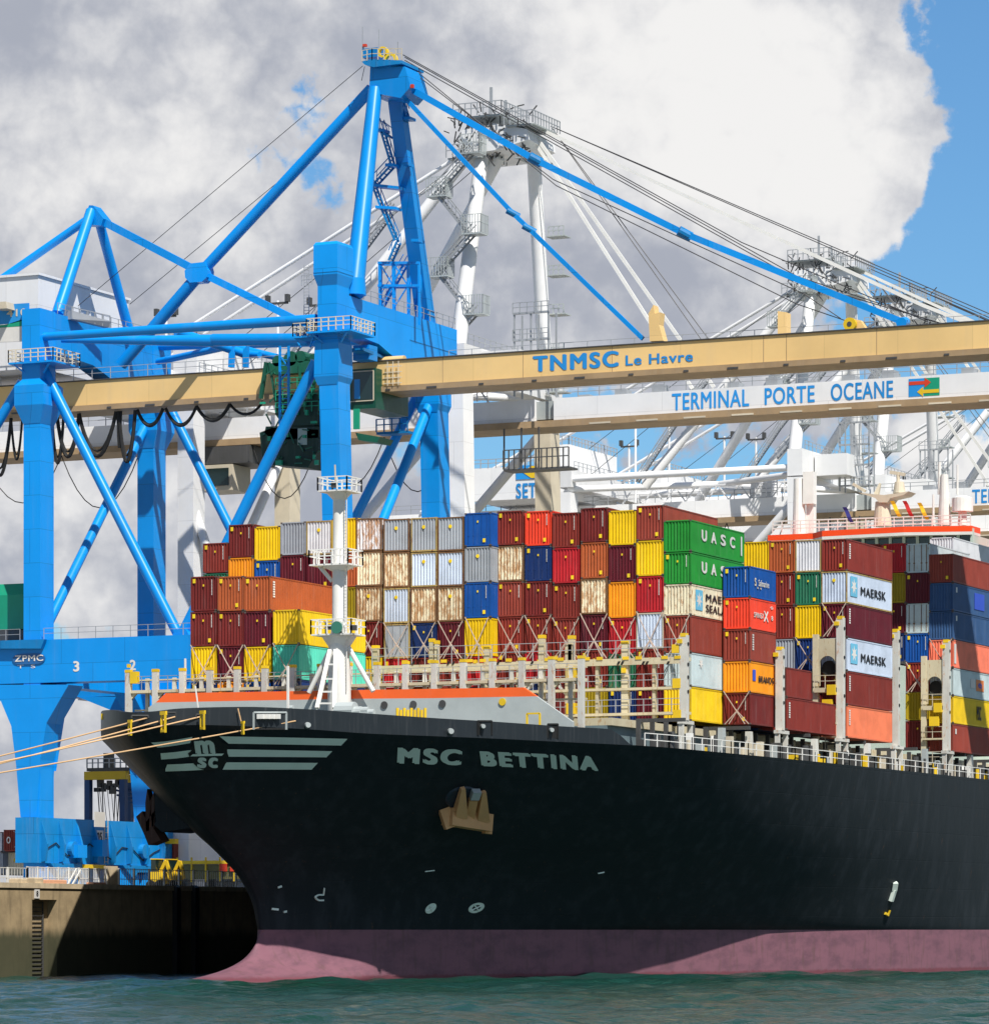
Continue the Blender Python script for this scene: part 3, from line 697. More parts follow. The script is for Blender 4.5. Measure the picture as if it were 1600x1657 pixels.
# outboard lashing posts and portals down the port side
SPX = 20.9
def portal(px, tp, bp_, x, inner, name_arch=True):
    a, b = Q(px, tp, x), Q(px, bp_, x); y = a.y
    m = MB().box(x-.55, x+.1, y-.28, y+.28, b.z, a.z)
    root = m.build('lashing_bridge', M_LBW, ship)
    mb = MB()
    for f in (.06, .3, .45, .62): z = a.z-(a.z-b.z)*f; mb.tube((x+.08, y, z-.3), (x+.14, y, z-.3), .16, 10); 
    mb.build('eye_hole', M_BLACKR, root); MB().cb(Vector((x-.22, y, a.z+.02)), .5, .6, .3).cb(Vector((x-.5, y-.25, a.z-.5)), .45, .3, .35).build('post_cap', M_YEL, root)
    zk = ZK(y); mb = MB()
    for yy in (y-.7, y+1.2): mb.box(x-.4, x, yy-.14, yy+.14, zk-.1, b.z-.02)
    mb.box(x-.45, x+.05, y-.95, y+1.5, b.z-.3, b.z-.01); mb.build('post_plinth', M_LBW, root)
    if inner:
        xi = P(inner[0], 1100, y).x; zt_ = P(inner[0], inner[1], y).z
        MB().box(xi-.25, xi+.25, y-.2, y+.2, 20.5, zt_).build('post', M_LB, root)
        zs = [zt_-.0]; arch = []
        cx, rad = (xi+.25+x-.55)/2, (x-.55-xi-.25)/2*.86
        zc = zt_-3.1+.4
        n = 12; outer = [(xi+.25, y-.15, zc-1.9), (xi+.25, y-.15, zt_-.4), (x-.55, y-.15, zt_-.4), (x-.55, y-.15, zc-1.9)]
        arc = [(cx+rad, y-.15, zc-1.9)]+[(cx+rad*math.cos(t_*math.pi/n), y-.15, zc+rad*math.sin(t_*math.pi/n)) for t_ in range(n+1)]+[(cx-rad, y-.15, zc-1.9)]
        MB().prism(outer+arc, (0, .3, 0)).build('arch_plate', M_LB, root)
        mb = MB().box(xi, x-.5, y-.5, y+.6, zc-2.5, zc-2.1)
        for dz in (-5.2, -7.6): mb.box(xi, x-.5, y-.5, y+.6, zc+dz-.15, zc+dz)
        mb.build('walkway', M_LB, root)
        mb = MB()
        for dz in (-2.1, -5.2, -7.6): mb.rail([(xi, y-.45, zc+dz), (x-.5, y-.45, zc+dz)], 1.1, .9, .03)
        mb.build('rail', M_CREAM, root)
        MB().cb(Vector((x-1.3, y-.5, zc-3.6)), .9, .4, .9).cb(Vector((x-.9, y-.5, zc+.9-3.2)), .8, .4, .9).build('equipment_box', M_YEL, root)
        n = 14; MB().tube((cx-.1, y+.5, zc-.3), (cx-.1, y+1.4, zc-.3), rad*.9, 18).build('arch_hole_dark', M_BLACKR, root)  # black drum filling the arch, stands in for the dark of its hole
    return root
portal(1111, 1028, 1166, 18.3, None); portal(1266, 1050, 1182, 20.7, None)
portal(1364, 1000, 1195, 20.9, (1320, 1027)); portal(1453, 1021, 1207, 20.9, None); portal(1535, 1038, 1215, 21.0, (1495, 1062))
# low support stanchions between deck edge and the outboard stacks
for px, py, x, m_ in ((1216, 1184, 20.6, M_LBW), (1322, 1196, 20.9, M_LBW), (1407, 1203, 20.9, M_SHIPW), (1573, 1222, 20.9, M_LBW), (1172, 1178, 19.6, M_SHIPG), (1500, 1212, 20.9, M_SHIPG)):
    v = Q(px, py, x); zk = ZK(v.y)
    MB().loft([[(x-.45, v.y-.5, zk-.1), (x, v.y-.5, zk-.1), (x, v.y+.55, zk-.1), (x-.45, v.y+.55, zk-.1)], [(x-.45, v.y-.35, v.z), (x, v.y-.35, v.z), (x, v.y+.25, v.z), (x-.45, v.y+.25, v.z)]]).build('container_stanchion', m_, ship)
# hatch coaming, hatch covers and side passage
MB().box(VC-22.5, 16.6, -16, 165, 17.5, 20.3).build('hatch_coaming', paint('coaming_grey_blue', (.16, .22, .24), .55, .1, .5), ship)
mb = MB()
for k in range(14): y = -16+k*14.5; mb.box(VC-21, 17.0, y, y+12.6, 20.3, 20.9)
mb.build('hatch_cover', M_LB, ship)
mb = MB(); pts = []
y = -15.0
while y < 95: pts.append(Vector((VC+hb(y, ZK(y)-.1)-.25, y, ZK(y)-.1))); y += 3.2
mb.rail(pts, 1.15, 1.6, .035); mb.build('deck_rail', M_SHIPW, ship)
random.seed(3); groups = {M_SHIPW: MB(), M_SHIPG: MB(), M_YEL: MB(), M_STEEL: MB(), M_CREAM: MB()}
y = -13
while y < 90:
    m_ = random.choice([M_SHIPW, M_SHIPG, M_STEEL, M_STEEL, M_STEEL, M_CREAM, M_YEL, M_STEEL]); z = ZK(y); x = VC+hb(y, z-.1)-random.uniform(.9, 2.6); h = random.uniform(.5, 1.6)
    if random.random() < .5: groups[m_].tube((x, y, z), (x, y, z+h), random.uniform(.1, .35), 9)
    else: groups[m_].cb(Vector((x, y, z+h/2)), random.uniform(.3, .9), random.uniform(.2, .8), h)
    y += random.uniform(.45, 1.3)
for m_, g_ in groups.items(): g_.build('deck_fitting', m_, ship)
mb = MB()
for k in range(40): y = -12+k*2.9; mb.box(17.4, 17.75, y, y+.25, 18.4, 21.0)
for k in range(8): y = -10+k*14.4; mb.box(16.7, 20.8, y, y+.3, 20.8, 21.1)
mb.build('side_frame', M_STEEL, ship)

# deckhouse and bridge far aft
DY = 100.0
def D(px, py, dy=0): return P(px, py, DY+dy)
zt_, zo, zw0, zw1 = D(1400, 853).z, D(1400, 860).z, D(1400, 872).z, D(1400, 890).z
xl, xr = D(1242, 860).x, D(1572, 860).x
M_MINT = paint('deckhouse_mint_grey', (.52, .62, .55), .5, .02, .2)
dh = MB().box(xl, xr, DY+.6, DY+16, 18, zw0).build('deckhouse', M_MINT, ship)
MB().box(xl-14, xl, DY+2, DY+9, 38.5, zw1-.5).box(xr, xr+14, DY+2, DY+9, 38.5, zw1-.5).build('bridge_wing', M_SHIPW, ship)
MB().box(xr, xr+14.1, DY+1.9, DY+9.1, zw1-1.2, zw1-.4).build('wing_orange_band', M_ORANGE2, ship)
dx = (xr-xl)
roof = MB()
def top_px(px): return 868.5-(px-1242)*.018 if px < 1315 else 863-(px-1315)*.04 if px < 1462 else 852-(px-1462)*.004
seg = [1242, 1315, 1330, 1462, 1572]; tops = [866, 863, 859, 852, 850.5]
orange = MB(); white = MB()
yb = [0, 0, -1.2, -1.2, 0]
loop_t = [D(a, b, c) for a, b, c in zip(seg, tops, yb)]; 
for i in range(4):
    a, b = loop_t[i], loop_t[i+1]
    orange.prism([a, b, b-Vector((0, 0, .62)), a-Vector((0, 0, .62))], (0, 3, 0)); white.prism([a-Vector((0, 0, .63)), b-Vector((0, 0, .63)), b-Vector((0, 0, .95)), a-Vector((0, 0, .95))], (0, 3, 0))
orange.build('orange_band', M_ORANGE2, dh); white.build('roof_edge', M_SHIPW, dh)
mb = MB(); gl = MB()
xs = [1242+i*22 for i in range(16)]
for i in range(16):
    a = D(xs[i], 869, .2); mb.box(a.x-.16, a.x+.16, DY+.2, DY+.6, zw1-.1, zt_-.9+.3)
gl.box(xl+.1, xr-.1, DY+.4, DY+.59, zw1+.1, zt_-.7); gl.build('bridge_window', M_GLASS, dh); mb.build('window_mullion', M_MINT, dh)
MB().box(xl, xr, DY+.3, DY+.6, zw1-1.2, zw1+.12).build('window_sill', M_MINT, dh)
# monkey island rails, radar pedestal, masts, domes
mb = MB(); mb.rail([D(1250, 862, 1), D(1570, 851, 1)], 1.2, 1.1, .05, (.33, .66)); mb.rail([D(1250, 861, 6), D(1570, 850, 6)], 1.2, 1.1, .05, (.33, .66)); mb.build('roof_rail', M_SHIPW, dh)
def cone(mb, px, p0, p1, r0, r1, n=14, dy=3): a, b = D(px, p0, dy), D(px, p1, dy); mb.tube(a, b, r0, n, r1); return mb
rm = MB(); cone(rm, 1428, 852, 812, 1.0, .8); rm.build('radar_pedestal', M_CREAM, dh)
rp = MB().prism([D(1388, 797, 2), D(1430, 801, 2), D(1470, 795, 2), D(1462, 801, 2), D(1440, 806, 2), D(1436, 813, 2), D(1422, 813, 2), D(1416, 806, 2)], (0, 2.5, 0)); rp.build('radar_platform', M_CREAM, dh)
mb = MB(); cone(mb, 1455, 798, 780, .7, .5); cone(mb, 1453, 780, 764, .2, .2); mb.bar(D(1440, 764, 3), D(1464, 768, 3), .35, .35); mb.bar(D(1418, 800, 3), D(1424, 782, 3), .5, .5, .2, .2); mb.bar(D(1380, 783, 3), D(1400, 795, 3), .3, .3); mb.build('radar_scanner', M_CREAM, dh)
mb = MB(); cone(mb, 1528, 850, 768, .75, .4); cone(mb, 1520, 800, 748, .22, .15); cone(mb, 1549, 800, 752, .12, .1); cone(mb, 1510, 850, 800, .15, .1); mb.build('signal_mast', M_SHIPW, dh)
mb = MB(); cone(mb, 1557, 828, 806, 1.15, 1.15, 18); cone(mb, 1557, 850, 828, .5, .45); cone(mb, 1557, 806, 802, 1.15, .4, 18); mb.build('satellite_dome', M_SHIPW, dh)
mb = MB(); cone(mb, 1293, 866, 775, .75, .6); mb.cb(D(1310, 790, 3), 1.2, 1.1, 3.5); mb.box(D(1304, 0, 3).x, D(1316, 0, 3).x, DY+3.02, DY+3.9, D(1310, 862, 3).z, D(1310, 806, 3).z); mb.build('vent_tower', M_SHIPW, dh)
for px, py, c_ in ((1366, 822, 'navy'), (1463, 812, 'red'), (1443, 812, 'yellow'), (1487, 815, 'yellow')):
    col = {'navy': (.03, .03, .2), 'red': (.5, .02, .02), 'yellow': (.8, .5, .02)}[c_]
    a = D(px, py, 1); fl = MB(); pts = [(a.x+i*.18, a.y+.12*math.sin(i*1.4), a.z-i*.36) for i in range(6)]
    fl.loft([[Vector(q)+Vector((-.22, 0, .1)), Vector(q)+Vector((.22, .04, .1)), Vector(q)+Vector((.22, .06, .06)), Vector(q)+Vector((-.22, .02, .06))] for q in pts]); f_ = fl.build('signal_flag', paint('flag_'+c_, col, .8, 0, .1), None)
    tag(f_, {'navy': 'small navy and red flag drooping left of the radar pedestal', 'red': 'small red flag drooping right of the radar platform'}.get(c_, 'small yellow flag hanging just right of the radar pedestal' if px < 1470 else 'long yellow pennant hanging furthest right above the wheelhouse'), 'flag', 'signal flags above the wheelhouse')

# ================================================================== CONTAINERS
CC = {'dr': (104, 34, 32), 'mr': (88, 22, 34), 'br': (135, 58, 46), 'rb': (122, 44, 36), 'ob': (165, 84, 46), 'or': (248, 138, 22), 'rd': (232, 66, 42), 'cr': (168, 32, 40),
      'ye': (215, 178, 14), 'yd': (236, 186, 30), 'oy': (150, 130, 20), 'tq': (84, 196, 172), 'bl': (14, 74, 148), 'nv': (20, 46, 98), 'gr': (34, 132, 48), 'gm': (38, 108, 80), 'gy': (150, 156, 164),
      'wh': (205, 206, 210), 'lb': (186, 198, 216), 'cm': (222, 212, 184), 'sa': (222, 116, 90), 'sl': (48, 78, 118), 'bb': (170, 92, 68), 'so': (240, 120, 84), 'pg': (176, 190, 192)}
NAMES = {'dr': 'dark red', 'mr': 'maroon', 'br': 'reddish brown', 'rb': 'brown red', 'ob': 'orange brown', 'or': 'bright orange', 'rd': 'bright red', 'cr': 'crimson', 'ye': 'yellow', 'yd': 'golden yellow',
         'oy': 'olive yellow', 'tq': 'turquoise', 'bl': 'blue', 'nv': 'navy blue', 'gr': 'green', 'gm': 'mid green', 'gy': 'grey', 'wh': 'off white', 'lb': 'pale blue grey', 'cm': 'cream', 'sa': 'salmon pink', 'sl': 'slate blue',
         'bb': 'terracotta', 'so': 'salmon orange', 'pg': 'pale grey'}
def cmat(code, rust):
    rust_ = max(rust, .2)
    return paint('container_'+NAMES[code].replace(' ', '_')+('' if rust < .1 else '_rusty' if rust < .6 else '_very_rusty'), ph(CC[code], .86), .5, rust_, .45, scale=.6, spec=.3,
                 rustcol=(.30, .135, .04))
M_RFRAME = paint('rusty_frame', (.20, .11, .05), .7, .55, .4, rustcol=(.12, .05, .02)); M_YFRAME = paint('yellow_frame', (.46, .34, .12), .6, .45, .4)
M_STICK = paint('yellow_sticker', (.86, .62, .02), .5, 0, .1); M_WTXT = paint('white_marking', (.74, .72, .68), .5, 0, .25); M_KTXT = paint('black_marking', (.02, .02, .025), .5, 0, .2)
M_LBTXT = paint('light_blue_panel', (.16, .52, .74), .5, 0, .15); M_CAST = paint('corner_casting', (.10, .08, .07), .6, .3, .4)
WID = 2.44; MC = {}
def corr(mb, o, ux, n_, w, h, pitch, depth, flip=False):
    """trapezoid corrugated sheet: origin o, along ux (unit), up z, recess direction n_"""
    o = Vector(o); ux = Vector(ux); n_ = Vector(n_); k = max(1, round(w/pitch)); pw = w/k; vs = []
    xs = []
    for i in range(k): xs += [(i*pw, 0), (i*pw+pw*.27, 0), (i*pw+pw*.5, depth), (i*pw+pw*.77, depth)]
    xs.append((w, 0))
    for x, d in xs: a = o+ux*x+n_*d; vs += [a, a+Vector((0, 0, h))]
    n = len(xs); mb.add(vs, [(2*i, 2*i+2, 2*i+3, 2*i+1) if not flip else (2*i+1, 2*i+3, 2*i+2, 2*i) for i in range(n-1)])
def cmesh(kind, L, Hh, front):
    k = (kind, L, Hh, front)
    if k in MC: return MC[k]
    mb = MB(); L_ = L; W_ = WID; t = .1
    if kind == 'shell':
        if front == 'corr': corr(mb, (t, .03, .14), (1, 0, 0), (0, 1, 0), W_-2*t, Hh-.24, .29, .075)
        else: mb.box(t, W_-t, .05, .09, .14, Hh-.1)
        corr(mb, (W_-.02, t, .14), (0, 1, 0), (-1, 0, 0), L_-2*t, Hh-.24, .30 if front != 'door' else .3, .034)
        corr(mb, (.02, t, .14), (0, 1, 0), (1, 0, 0), L_-2*t, Hh-.24, .6, .034, True)
        mb.box(.03, W_-.03, .1, L_-.06, .1, .15); mb.box(.03, W_-.03, .1, L_-.06, Hh-.09, Hh-.03)
        mb.box(t, W_-t, L_-.08, L_-.05, .14, Hh-.1)
    elif kind == 'frame':
        for x in (0, W_-t):
            for y in (0, L_-t): mb.box(x, x+t, y, y+t, .1, Hh-.1)
        for z0, z1 in ((.005, .14), (Hh-.11, Hh-.01)):
            mb.box(t, W_-t, .005, .08, z0, z1); mb.box(t, W_-t, L_-.08, L_-.005, z0, z1); mb.box(.005, .07, t, L_-t, z0, z1); mb.box(W_-.07, W_-.005, t, L_-t, z0, z1)
    elif kind == 'cast':
        for x in (-.004, W_-.174):
            for y in (-.006, L_-.164):
                for z in (0, Hh-.12): mb.box(x, x+.178, y, y+.17, z, z+.12)
    elif kind == 'rods':
        for x in (.35, .85, W_-.85, W_-.35): mb.bar((x, .03, .16), (x, .03, Hh-.14), .05, .05); mb.box(x-.09, x+.09, .015, .05, .9, 1.0)
    me = bpy.data.meshes.new('container_'+kind); me.from_pydata(mb.v, [], mb.f); me.update(); me.materials.append(None); MC[k] = me; return me
def child(name, me, mat, parent, loc=(0, 0, 0)):
    o = bpy.data.objects.new(name, me); COL.objects.link(o); o.parent = parent; o.location = loc
    o.material_slots[0].link = 'OBJECT'; o.material_slots[0].material = mat; return o
def sbox(name, mat, parent, boxes):
    mb = MB()
    for b in boxes: mb.box(*b)
    return mb.build(name, mat, parent, loc=(0, 0, 0))
def side_text(parent, body, y0, y1, z0, z1, mat, bold=.0):
    return letters_local('side_lettering', body, lambda u, v: (WID+.012, y0+(y1-y0)*u, z0+(z1-z0)*v), mat, parent, bold)
def letters_local(name, body, f, mat, parent, bold=0):
    return letters(name, body, f, mat, parent, bold, nrm=(1, 0, 0), loc=(0, 0, 0))
NC = [0]
def container(x, y, z, Hh, code, label, group, L=12.19, rust=0.09, front='corr', frame=None, opts=''):
    NC[0] += 1; rnd = random.Random(NC[0]*13+5)
    key = 2.9 if Hh > 2.74 else 2.6
    r = empty('shipping_container', (x+rnd.uniform(-.015, .015), y+rnd.uniform(-.04, .04), z), label, 'shipping container', group)
    m = cmat(code, rust); fr = frame or m; sc = Hh/key
    parts = [child('shell', cmesh('shell', L, key, front), m, r), child('frame', cmesh('frame', L, key, ''), fr, r), child('corner_castings', cmesh('cast', L, key, ''), M_CAST if frame is None else frame, r)]
    for q_ in parts: q_.scale = (1, 1, sc)
    if front == 'door': c_ = child('door_lock_rods', cmesh('rods', L, key, ''), m if rust < .3 else M_RFRAME, r); c_.scale = (1, 1, sc)
    dark = code in ('dr', 'mr', 'br', 'rb', 'ob', 'cr', 'rd', 'bl', 'nv', 'gr', 'gm')
    bx = []
    if dark and rust < .3 and 'n' not in opts:
        v = rnd.random(); yl = []
        if v < .55: yl += [(.2, .45, -.02, .0, Hh-.55, Hh-.2)]
        if v > .35: yl += [(WID-.75, WID-.5, -.02, 0, .3, .62)]
        yl += [(1.15, 1.28, -.02, 0, Hh-.85, Hh-.68)]
        sbox('yellow_sticker', M_STICK, r, yl)
        if rnd.random() < .85:
            z0 = Hh-.3; sbox('stencilled_code', M_WTXT, r, [(WID-.46, WID-.40, -.02, 0, z0-.12*i-.09, z0-.12*i) for i in range(rnd.randint(8, 11))])
    elif code in ('wh', 'gy', 'lb', 'cm') and rnd.random() < .45:
        mb = MB(); mb.tube((1.2, -.02, Hh-.8), (1.2, .0, Hh-.8), .16, 14); mb.build('round_sticker', M_STICK, r, loc=(0, 0, 0))
    if 'A' in opts:    # side codes at the top left of the long side
        sbox('side_code', M_WTXT, r, [(WID+.006, WID+.014, .5+.25*0, .85, Hh-.4-.2*i-.14, Hh-.4-.2*i) for i in range(7)])
    return r
BAY = {}
def column(bay, xl, xr, y, tops, bottom, L=12.19, ordn='', where='', group='', xfix=None):
    x = P(xl, 900, y).x if xfix is None else xfix-WID; w = P(xr, 900, y).x-x if xfix is None else WID
    off = max(0, (w-WID)/2); out = []
    items = tops+[(bottom, None)]
    pxm = (xl+xr)/2; n = len(tops)
    ordt = ['topmost', 'second from top', 'third from top', 'fourth from top', 'fifth from top', 'sixth from top', 'seventh from top']
    for k in range(n):
        it = items[k]; z1 = P(pxm, it[0], y).z; z0 = P(pxm, items[k+1][0], y).z; code = it[1]; kw = dict(it[2]) if len(it) > 2 else {}
        desc = kw.pop('desc', None) or (('very rusty ' if kw.get('rust', 0) > .55 else 'rust stained ' if kw.get('rust', 0) > .2 else '')+NAMES[code])
        lab = f"{desc} container, {ordt[k]} of {where}"
        texts = kw.pop('texts', None)
        c = container(x+off, y, z0+.02, (z1-z0)-.05, code, lab, group, L=kw.pop('L', L), **kw)
        if texts: texts(c, z1-z0-.05)
        out.append(c)
    return out
def star_panel(c, Hh, y0, y1, z0, z1, square=True):
    if square: sbox('logo_panel', M_LBTXT, c, [(WID+.004, WID+.012, y0, y1, z0, z1)])
    cy, cz, r_ = (y0+y1)/2, (z0+z1)/2, min((y1-y0), (z1-z0))*.42; n = 14
    vs = [(WID+.018, cy+(r_ if i % 2 == 0 else r_*.45)*math.sin(2*math.pi*i/n)*(1 if square else 1), cz+(r_ if i % 2 == 0 else r_*.45)*math.cos(2*math.pi*i/n)) for i in range(n)]
    MB().add(vs, [tuple(range(n))]).build('logo_star', M_WTXT, c, loc=(0, 0, 0))
def T(body, y0, y1, z0, z1, mat=None, bold=.02):
    return lambda c, Hh: side_text(c, body, y0, y1, z0, z1, mat or M_WTXT, bold)
def multi(*fs):
    def f(c, Hh):
        for g_ in fs: g_(c, Hh)
    return f
rs = lambda r, fr=None, **k: dict(rust=r, **({'frame': fr} if fr else {}), **k)
ordi = ['first', 'second', 'third', 'fourth', 'fifth', 'sixth', 'seventh', 'eighth', 'ninth', 'tenth', 'eleventh', 'twelfth']
# --- foremost bay, left of the mast
Y1 = -16.1; G1 = 'containers in the foremost bay left of the mast'
b1 = [(308, 351, [(932, 'dr'), (989, 'dr'), (1046, 'ye'), (1103, 'nv')]), (351, 395, [(932, 'ob', rs(.0)), (989, 'dr'), (1046, 'mr'), (1103, 'or')]),
      (395, 437, [(932, 'ob', dict(rust=.12, opts='A')), (989, 'mr', dict(opts='')), (1046, 'ye'), (1103, 'bl')]),
      (441, 485, [(986, 'yd'), (1043, 'tq'), (1100, 'nv')])]
for i, (a, b, tp) in enumerate(b1):
    column('b1', a, b, Y1, tp, tp[-1][0]+56, where=f'{ordi[i]} stack from left, foremost bay', group=G1)
# --- wide bay behind the mast
Y3a, Y3 = -1.5, 0.0; G3 = 'containers in the wide bay behind the mast'
low = [['rb', 'ye'], ['br', 'mr'], ['dr', 'nv'], ['rb', 'gy'], ['cr', 'dr'], ['mr', 'yd'], ['br', 'nv']]
b3 = [(328, 369, [(878, 'rb'), (927, 'gm')]), (369, 411, [(848, 'dr'), (902, 'or')]), (411, 453, [(851, 'ye'), (907, 'bl')]), (453, 495, [(844, 'gy', rs(.1)), (898, 'mr')]),
      (495, 537, [(842, 'wh', rs(.2, M_YFRAME)), (898, 'mr')]), (537, 575, [(838, 'ye'), (892, 'ob'), (950, 'oy'), (1003, 'mr'), (1057, 'rb')]),
      (576, 615, [(838, 'wh', rs(.6, M_RFRAME)), (892, 'cm', rs(.45, M_RFRAME)), (949, 'cm', rs(.62, M_RFRAME)), (1006, 'dr'), (1062, 'ye'), (1112, 'rb')]),
      (620, 663, [(839, 'gy', rs(.45, M_RFRAME)), (893, 'cm', rs(.8, M_RFRAME)), (951, 'lb', rs(.1, M_YFRAME)), (1009, 'gy', rs(.1, M_YFRAME, front='door')), (1066, 'cr'), (1115, 'ye')]),
      (665, 706, [(837, 'gy', rs(.3, M_YFRAME)), (893, 'lb', rs(.15, M_YFRAME)), (950, 'cm', rs(.72, M_RFRAME)), (1008, 'nv', dict(front='door')), (1064, 'dr'), (1114, 'yd')]),
      (708, 750, [(836, 'gy', rs(.35, M_RFRAME)), (892, 'lb', rs(.2, M_RFRAME)), (949, 'cm', rs(.75, M_RFRAME)), (1006, 'mr'), (1064, 'rb'), (1114, 'dr')]),
      (752, 792, [(829, 'bl', dict(front='door')), (884, 'gy', rs(.12)), (942, 'bl', dict(front='door')), (1000, 'ye'), (1062, 'cr'), (1112, 'nv')]),
      (803, 848, [(826, 'rb'), (882, 'cm', rs(.85, M_RFRAME)), (941, 'br'), (998, 'rb'), (1056, 'rb'), (1108, 'dr')]),
      (848, 893, [(826, 'rd'), (883, 'nv', dict(front='door')), (940, 'dr'), (997, 'rb'), (1054, 'cr'), (1106, 'nv')]),
      (893, 938, [(829, 'rb'), (886, 'cr'), (944, 'rb'), (1001, 'rb'), (1056, 'br'), (1107, 'dr')]),
      (938, 984, [(821, 'dr'), (877, 'ob'), (936, 'cm', rs(.6, M_RFRAME)), (994, 'mr'), (1052, 'rb'), (1112, 'oy')]),
      (984, 1029, [(825, 'ye'), (882, 'mr'), (941, 'or'), (1000, 'cr'), (1058, 'gm', rs(.4)), (1114, 'nv')]),
      (1029, 1074, [(817, 'br'), (874, 'ye'), (932, 'cr'), (991, 'lb', rs(.3, M_CREAM)), (1050, 'rb'), (1114, 'mr')])]
star = lambda y0, y1, z0, z1: (lambda c, Hh: star_panel(c, Hh, y0, y1, z0, z1))
uasc = lambda full: multi(*[T(ch, 2.3+i*2.15, 3.5+i*2.15, 1.05, 2.0, None, .05) for i, ch in enumerate('UASC')], T('I', 11.3, 11.6, .55, 2.2, None, .02))
b3.append((1074, 1117, [(841, 'gr', dict(texts=uasc(1), opts='n')), (893, 'gr', dict(texts=uasc(0), desc='deeper green')), (945, 'cm', dict(rust=.25, texts=multi(star(1.0, 2.6, .5, 2.2), T('MAERSK', 3.3, 10.2, 1.35, 2.0, M_KTXT, .03), T('SEALAND', 3.3, 10.2, .45, 1.1, M_KTXT, .03)))),
      (996, 'br'), (1056, 'pg', dict(texts=lambda c, Hh: star_panel(c, Hh, 1.0, 3.4, 1.4, 2.6, False))), (1111, 'yd', dict(texts=T('MSC', 10.2, 12.0, .6, 1.9, M_KTXT, .04)))]))
for i, (a, b, tp) in enumerate(b3):
    y = Y3a if b < 800 else Y3
    last = tp[-1][0]+(56 if i > 4 else 56)
    side = 'counting from port side'
    k = len(b3)-1-i
    if i < 6: wh_ = f'{ordi[i]} stack from left, wide bay'
    elif i == 10: wh_ = 'the blue topped stack amidships'
    elif i < 10: wh_ = f'{ordi[i-6]} stack right of the mast'
    else: wh_ = f'{ordi[i-11]} stack past the blue one' if i < 17 else 'the green topped stack'
    column('b3', a, b, y, tp, min(last, 1168), where=wh_, group=G3)
# --- twenty-foot stack outboard
x20 = Q(1214, 914, 19.95).y; G20 = 'short containers in the narrow stack beside the green ones'
sq = lambda y0, y1, z0, z1, mat: (lambda c, Hh: sbox('logo_panel', mat, c, [(WID+.004, WID+.012, y0, y1, z0, z1)]))
M_LOGOB = paint('logo_blue', (.03, .08, .5), .5, 0, .1)
column('b20', 1170, 1214, x20, [(916, 'bl', dict(texts=multi(T('S', 1.0, 1.4, 1.0, 1.7, M_CREAM, .04), T('Safmarine', 1.9, 4.4, 1.05, 1.6, None, .015), T('- -', 1.6, 2.6, .8, .95, M_CREAM, .03)))), (967, 'rd', dict(texts=multi(T('SPINEX', .8, 3.1, 1.0, 1.45, None, .03), T('X', 3.1, 4.2, .8, 1.7, None, .03), T('o', 4.7, 5.3, 1.95, 2.2), T('8', 4.9, 5.3, 1.0, 1.4)))),
       (1018, 'br', dict(opts='A')), (1070, 'or', dict(texts=multi(sq(.6, 1.3, 1.0, 1.95, M_LOGOB), T('BRANDS', 2.0, 5.5, .95, 1.5, M_KTXT, .03)))), (1121, 'dr')], 1173, L=6.06, where='the short container stack', group=G20)
# --- fourth bay: low stack on the port edge
Y4 = Q(1273, 1128, 20.5).y; G4 = 'containers in the low bay by the port rail'
z4 = lambda py: Q(1300, py, 20.5).z
def at(xr_, y, zt, zb_, code, label, group, **k): return container(xr_-WID, y, zb_+.02, zt-zb_-.05, code, label, group, **k)
za, zb_, zc_ = Q(1273, 1079, 20.5).z, Q(1273, 1128, 20.5).z, Q(1273, 1181, 20.5).z
at(20.5, Y4, za, zb_, 'rb', 'short brown red container resting on a longer one by the port rail', G4, L=6.06)
c_ = at(20.5, Y4, zb_, zc_, 'rb', 'long brown red container at the bottom by the port rail, a short one on it', G4, opts='A')
for i in range(1, 9):
    for j in range(1): at(20.5-i*2.52, Y4, zc_+(j+1)*2.62, zc_+j*2.62, ['dr', 'br', 'dr', 'nv', 'nv', 'gm', 'mr'][(i*3+j*5) % 7], f"{NAMES[['dr', 'br', 'dr', 'nv', 'nv', 'gm', 'mr'][(i*3+j*5) % 7]]} container, {ordi[i-1]} inboard of the low pair by the port rail", G4)
# --- fifth bay
Y5 = 28.5; G5 = 'containers in the bay with two pale lettered ones'
mk = multi(star(.9, 2.7, .7, 2.5), T('MAERSK', 3.6, 10.4, .95, 1.75, M_KTXT, .03))
b5 = [(1203, 1243, [(876, 'ye'), (927, 'gm'), (980, 'br'), (1032, 'nv')]), (1244, 1286, [(874, 'ob'), (927, 'rb'), (980, 'rb'), (1034, 'gy')]), (1286, 1328, [(873, 'wh', rs(.2, M_YFRAME)), (926, 'gm'), (979, 'ye'), (1033, 'nv'), (1088, 'dr'), (1140, 'mr')]),
      (1329, 1370, [(872, 'rb', dict(opts='A')), (924, 'lb', rs(.12, M_YFRAME, texts=mk)), (977, 'mr', dict(opts='A')), (1032, 'lb', rs(.1, texts=mk)), (1086, 'rb', dict(opts='A')), (1141, 'so', dict(opts='A'))])]
for i, (a, b, tp) in enumerate(b5):
    column('b5', a, b, Y5, tp, tp[-1][0]+53, where=['the yellow topped stack behind the green ones', 'the orange brown topped stack', 'the white topped stack', 'the stack with two lettered pale containers'][i], group=G5)
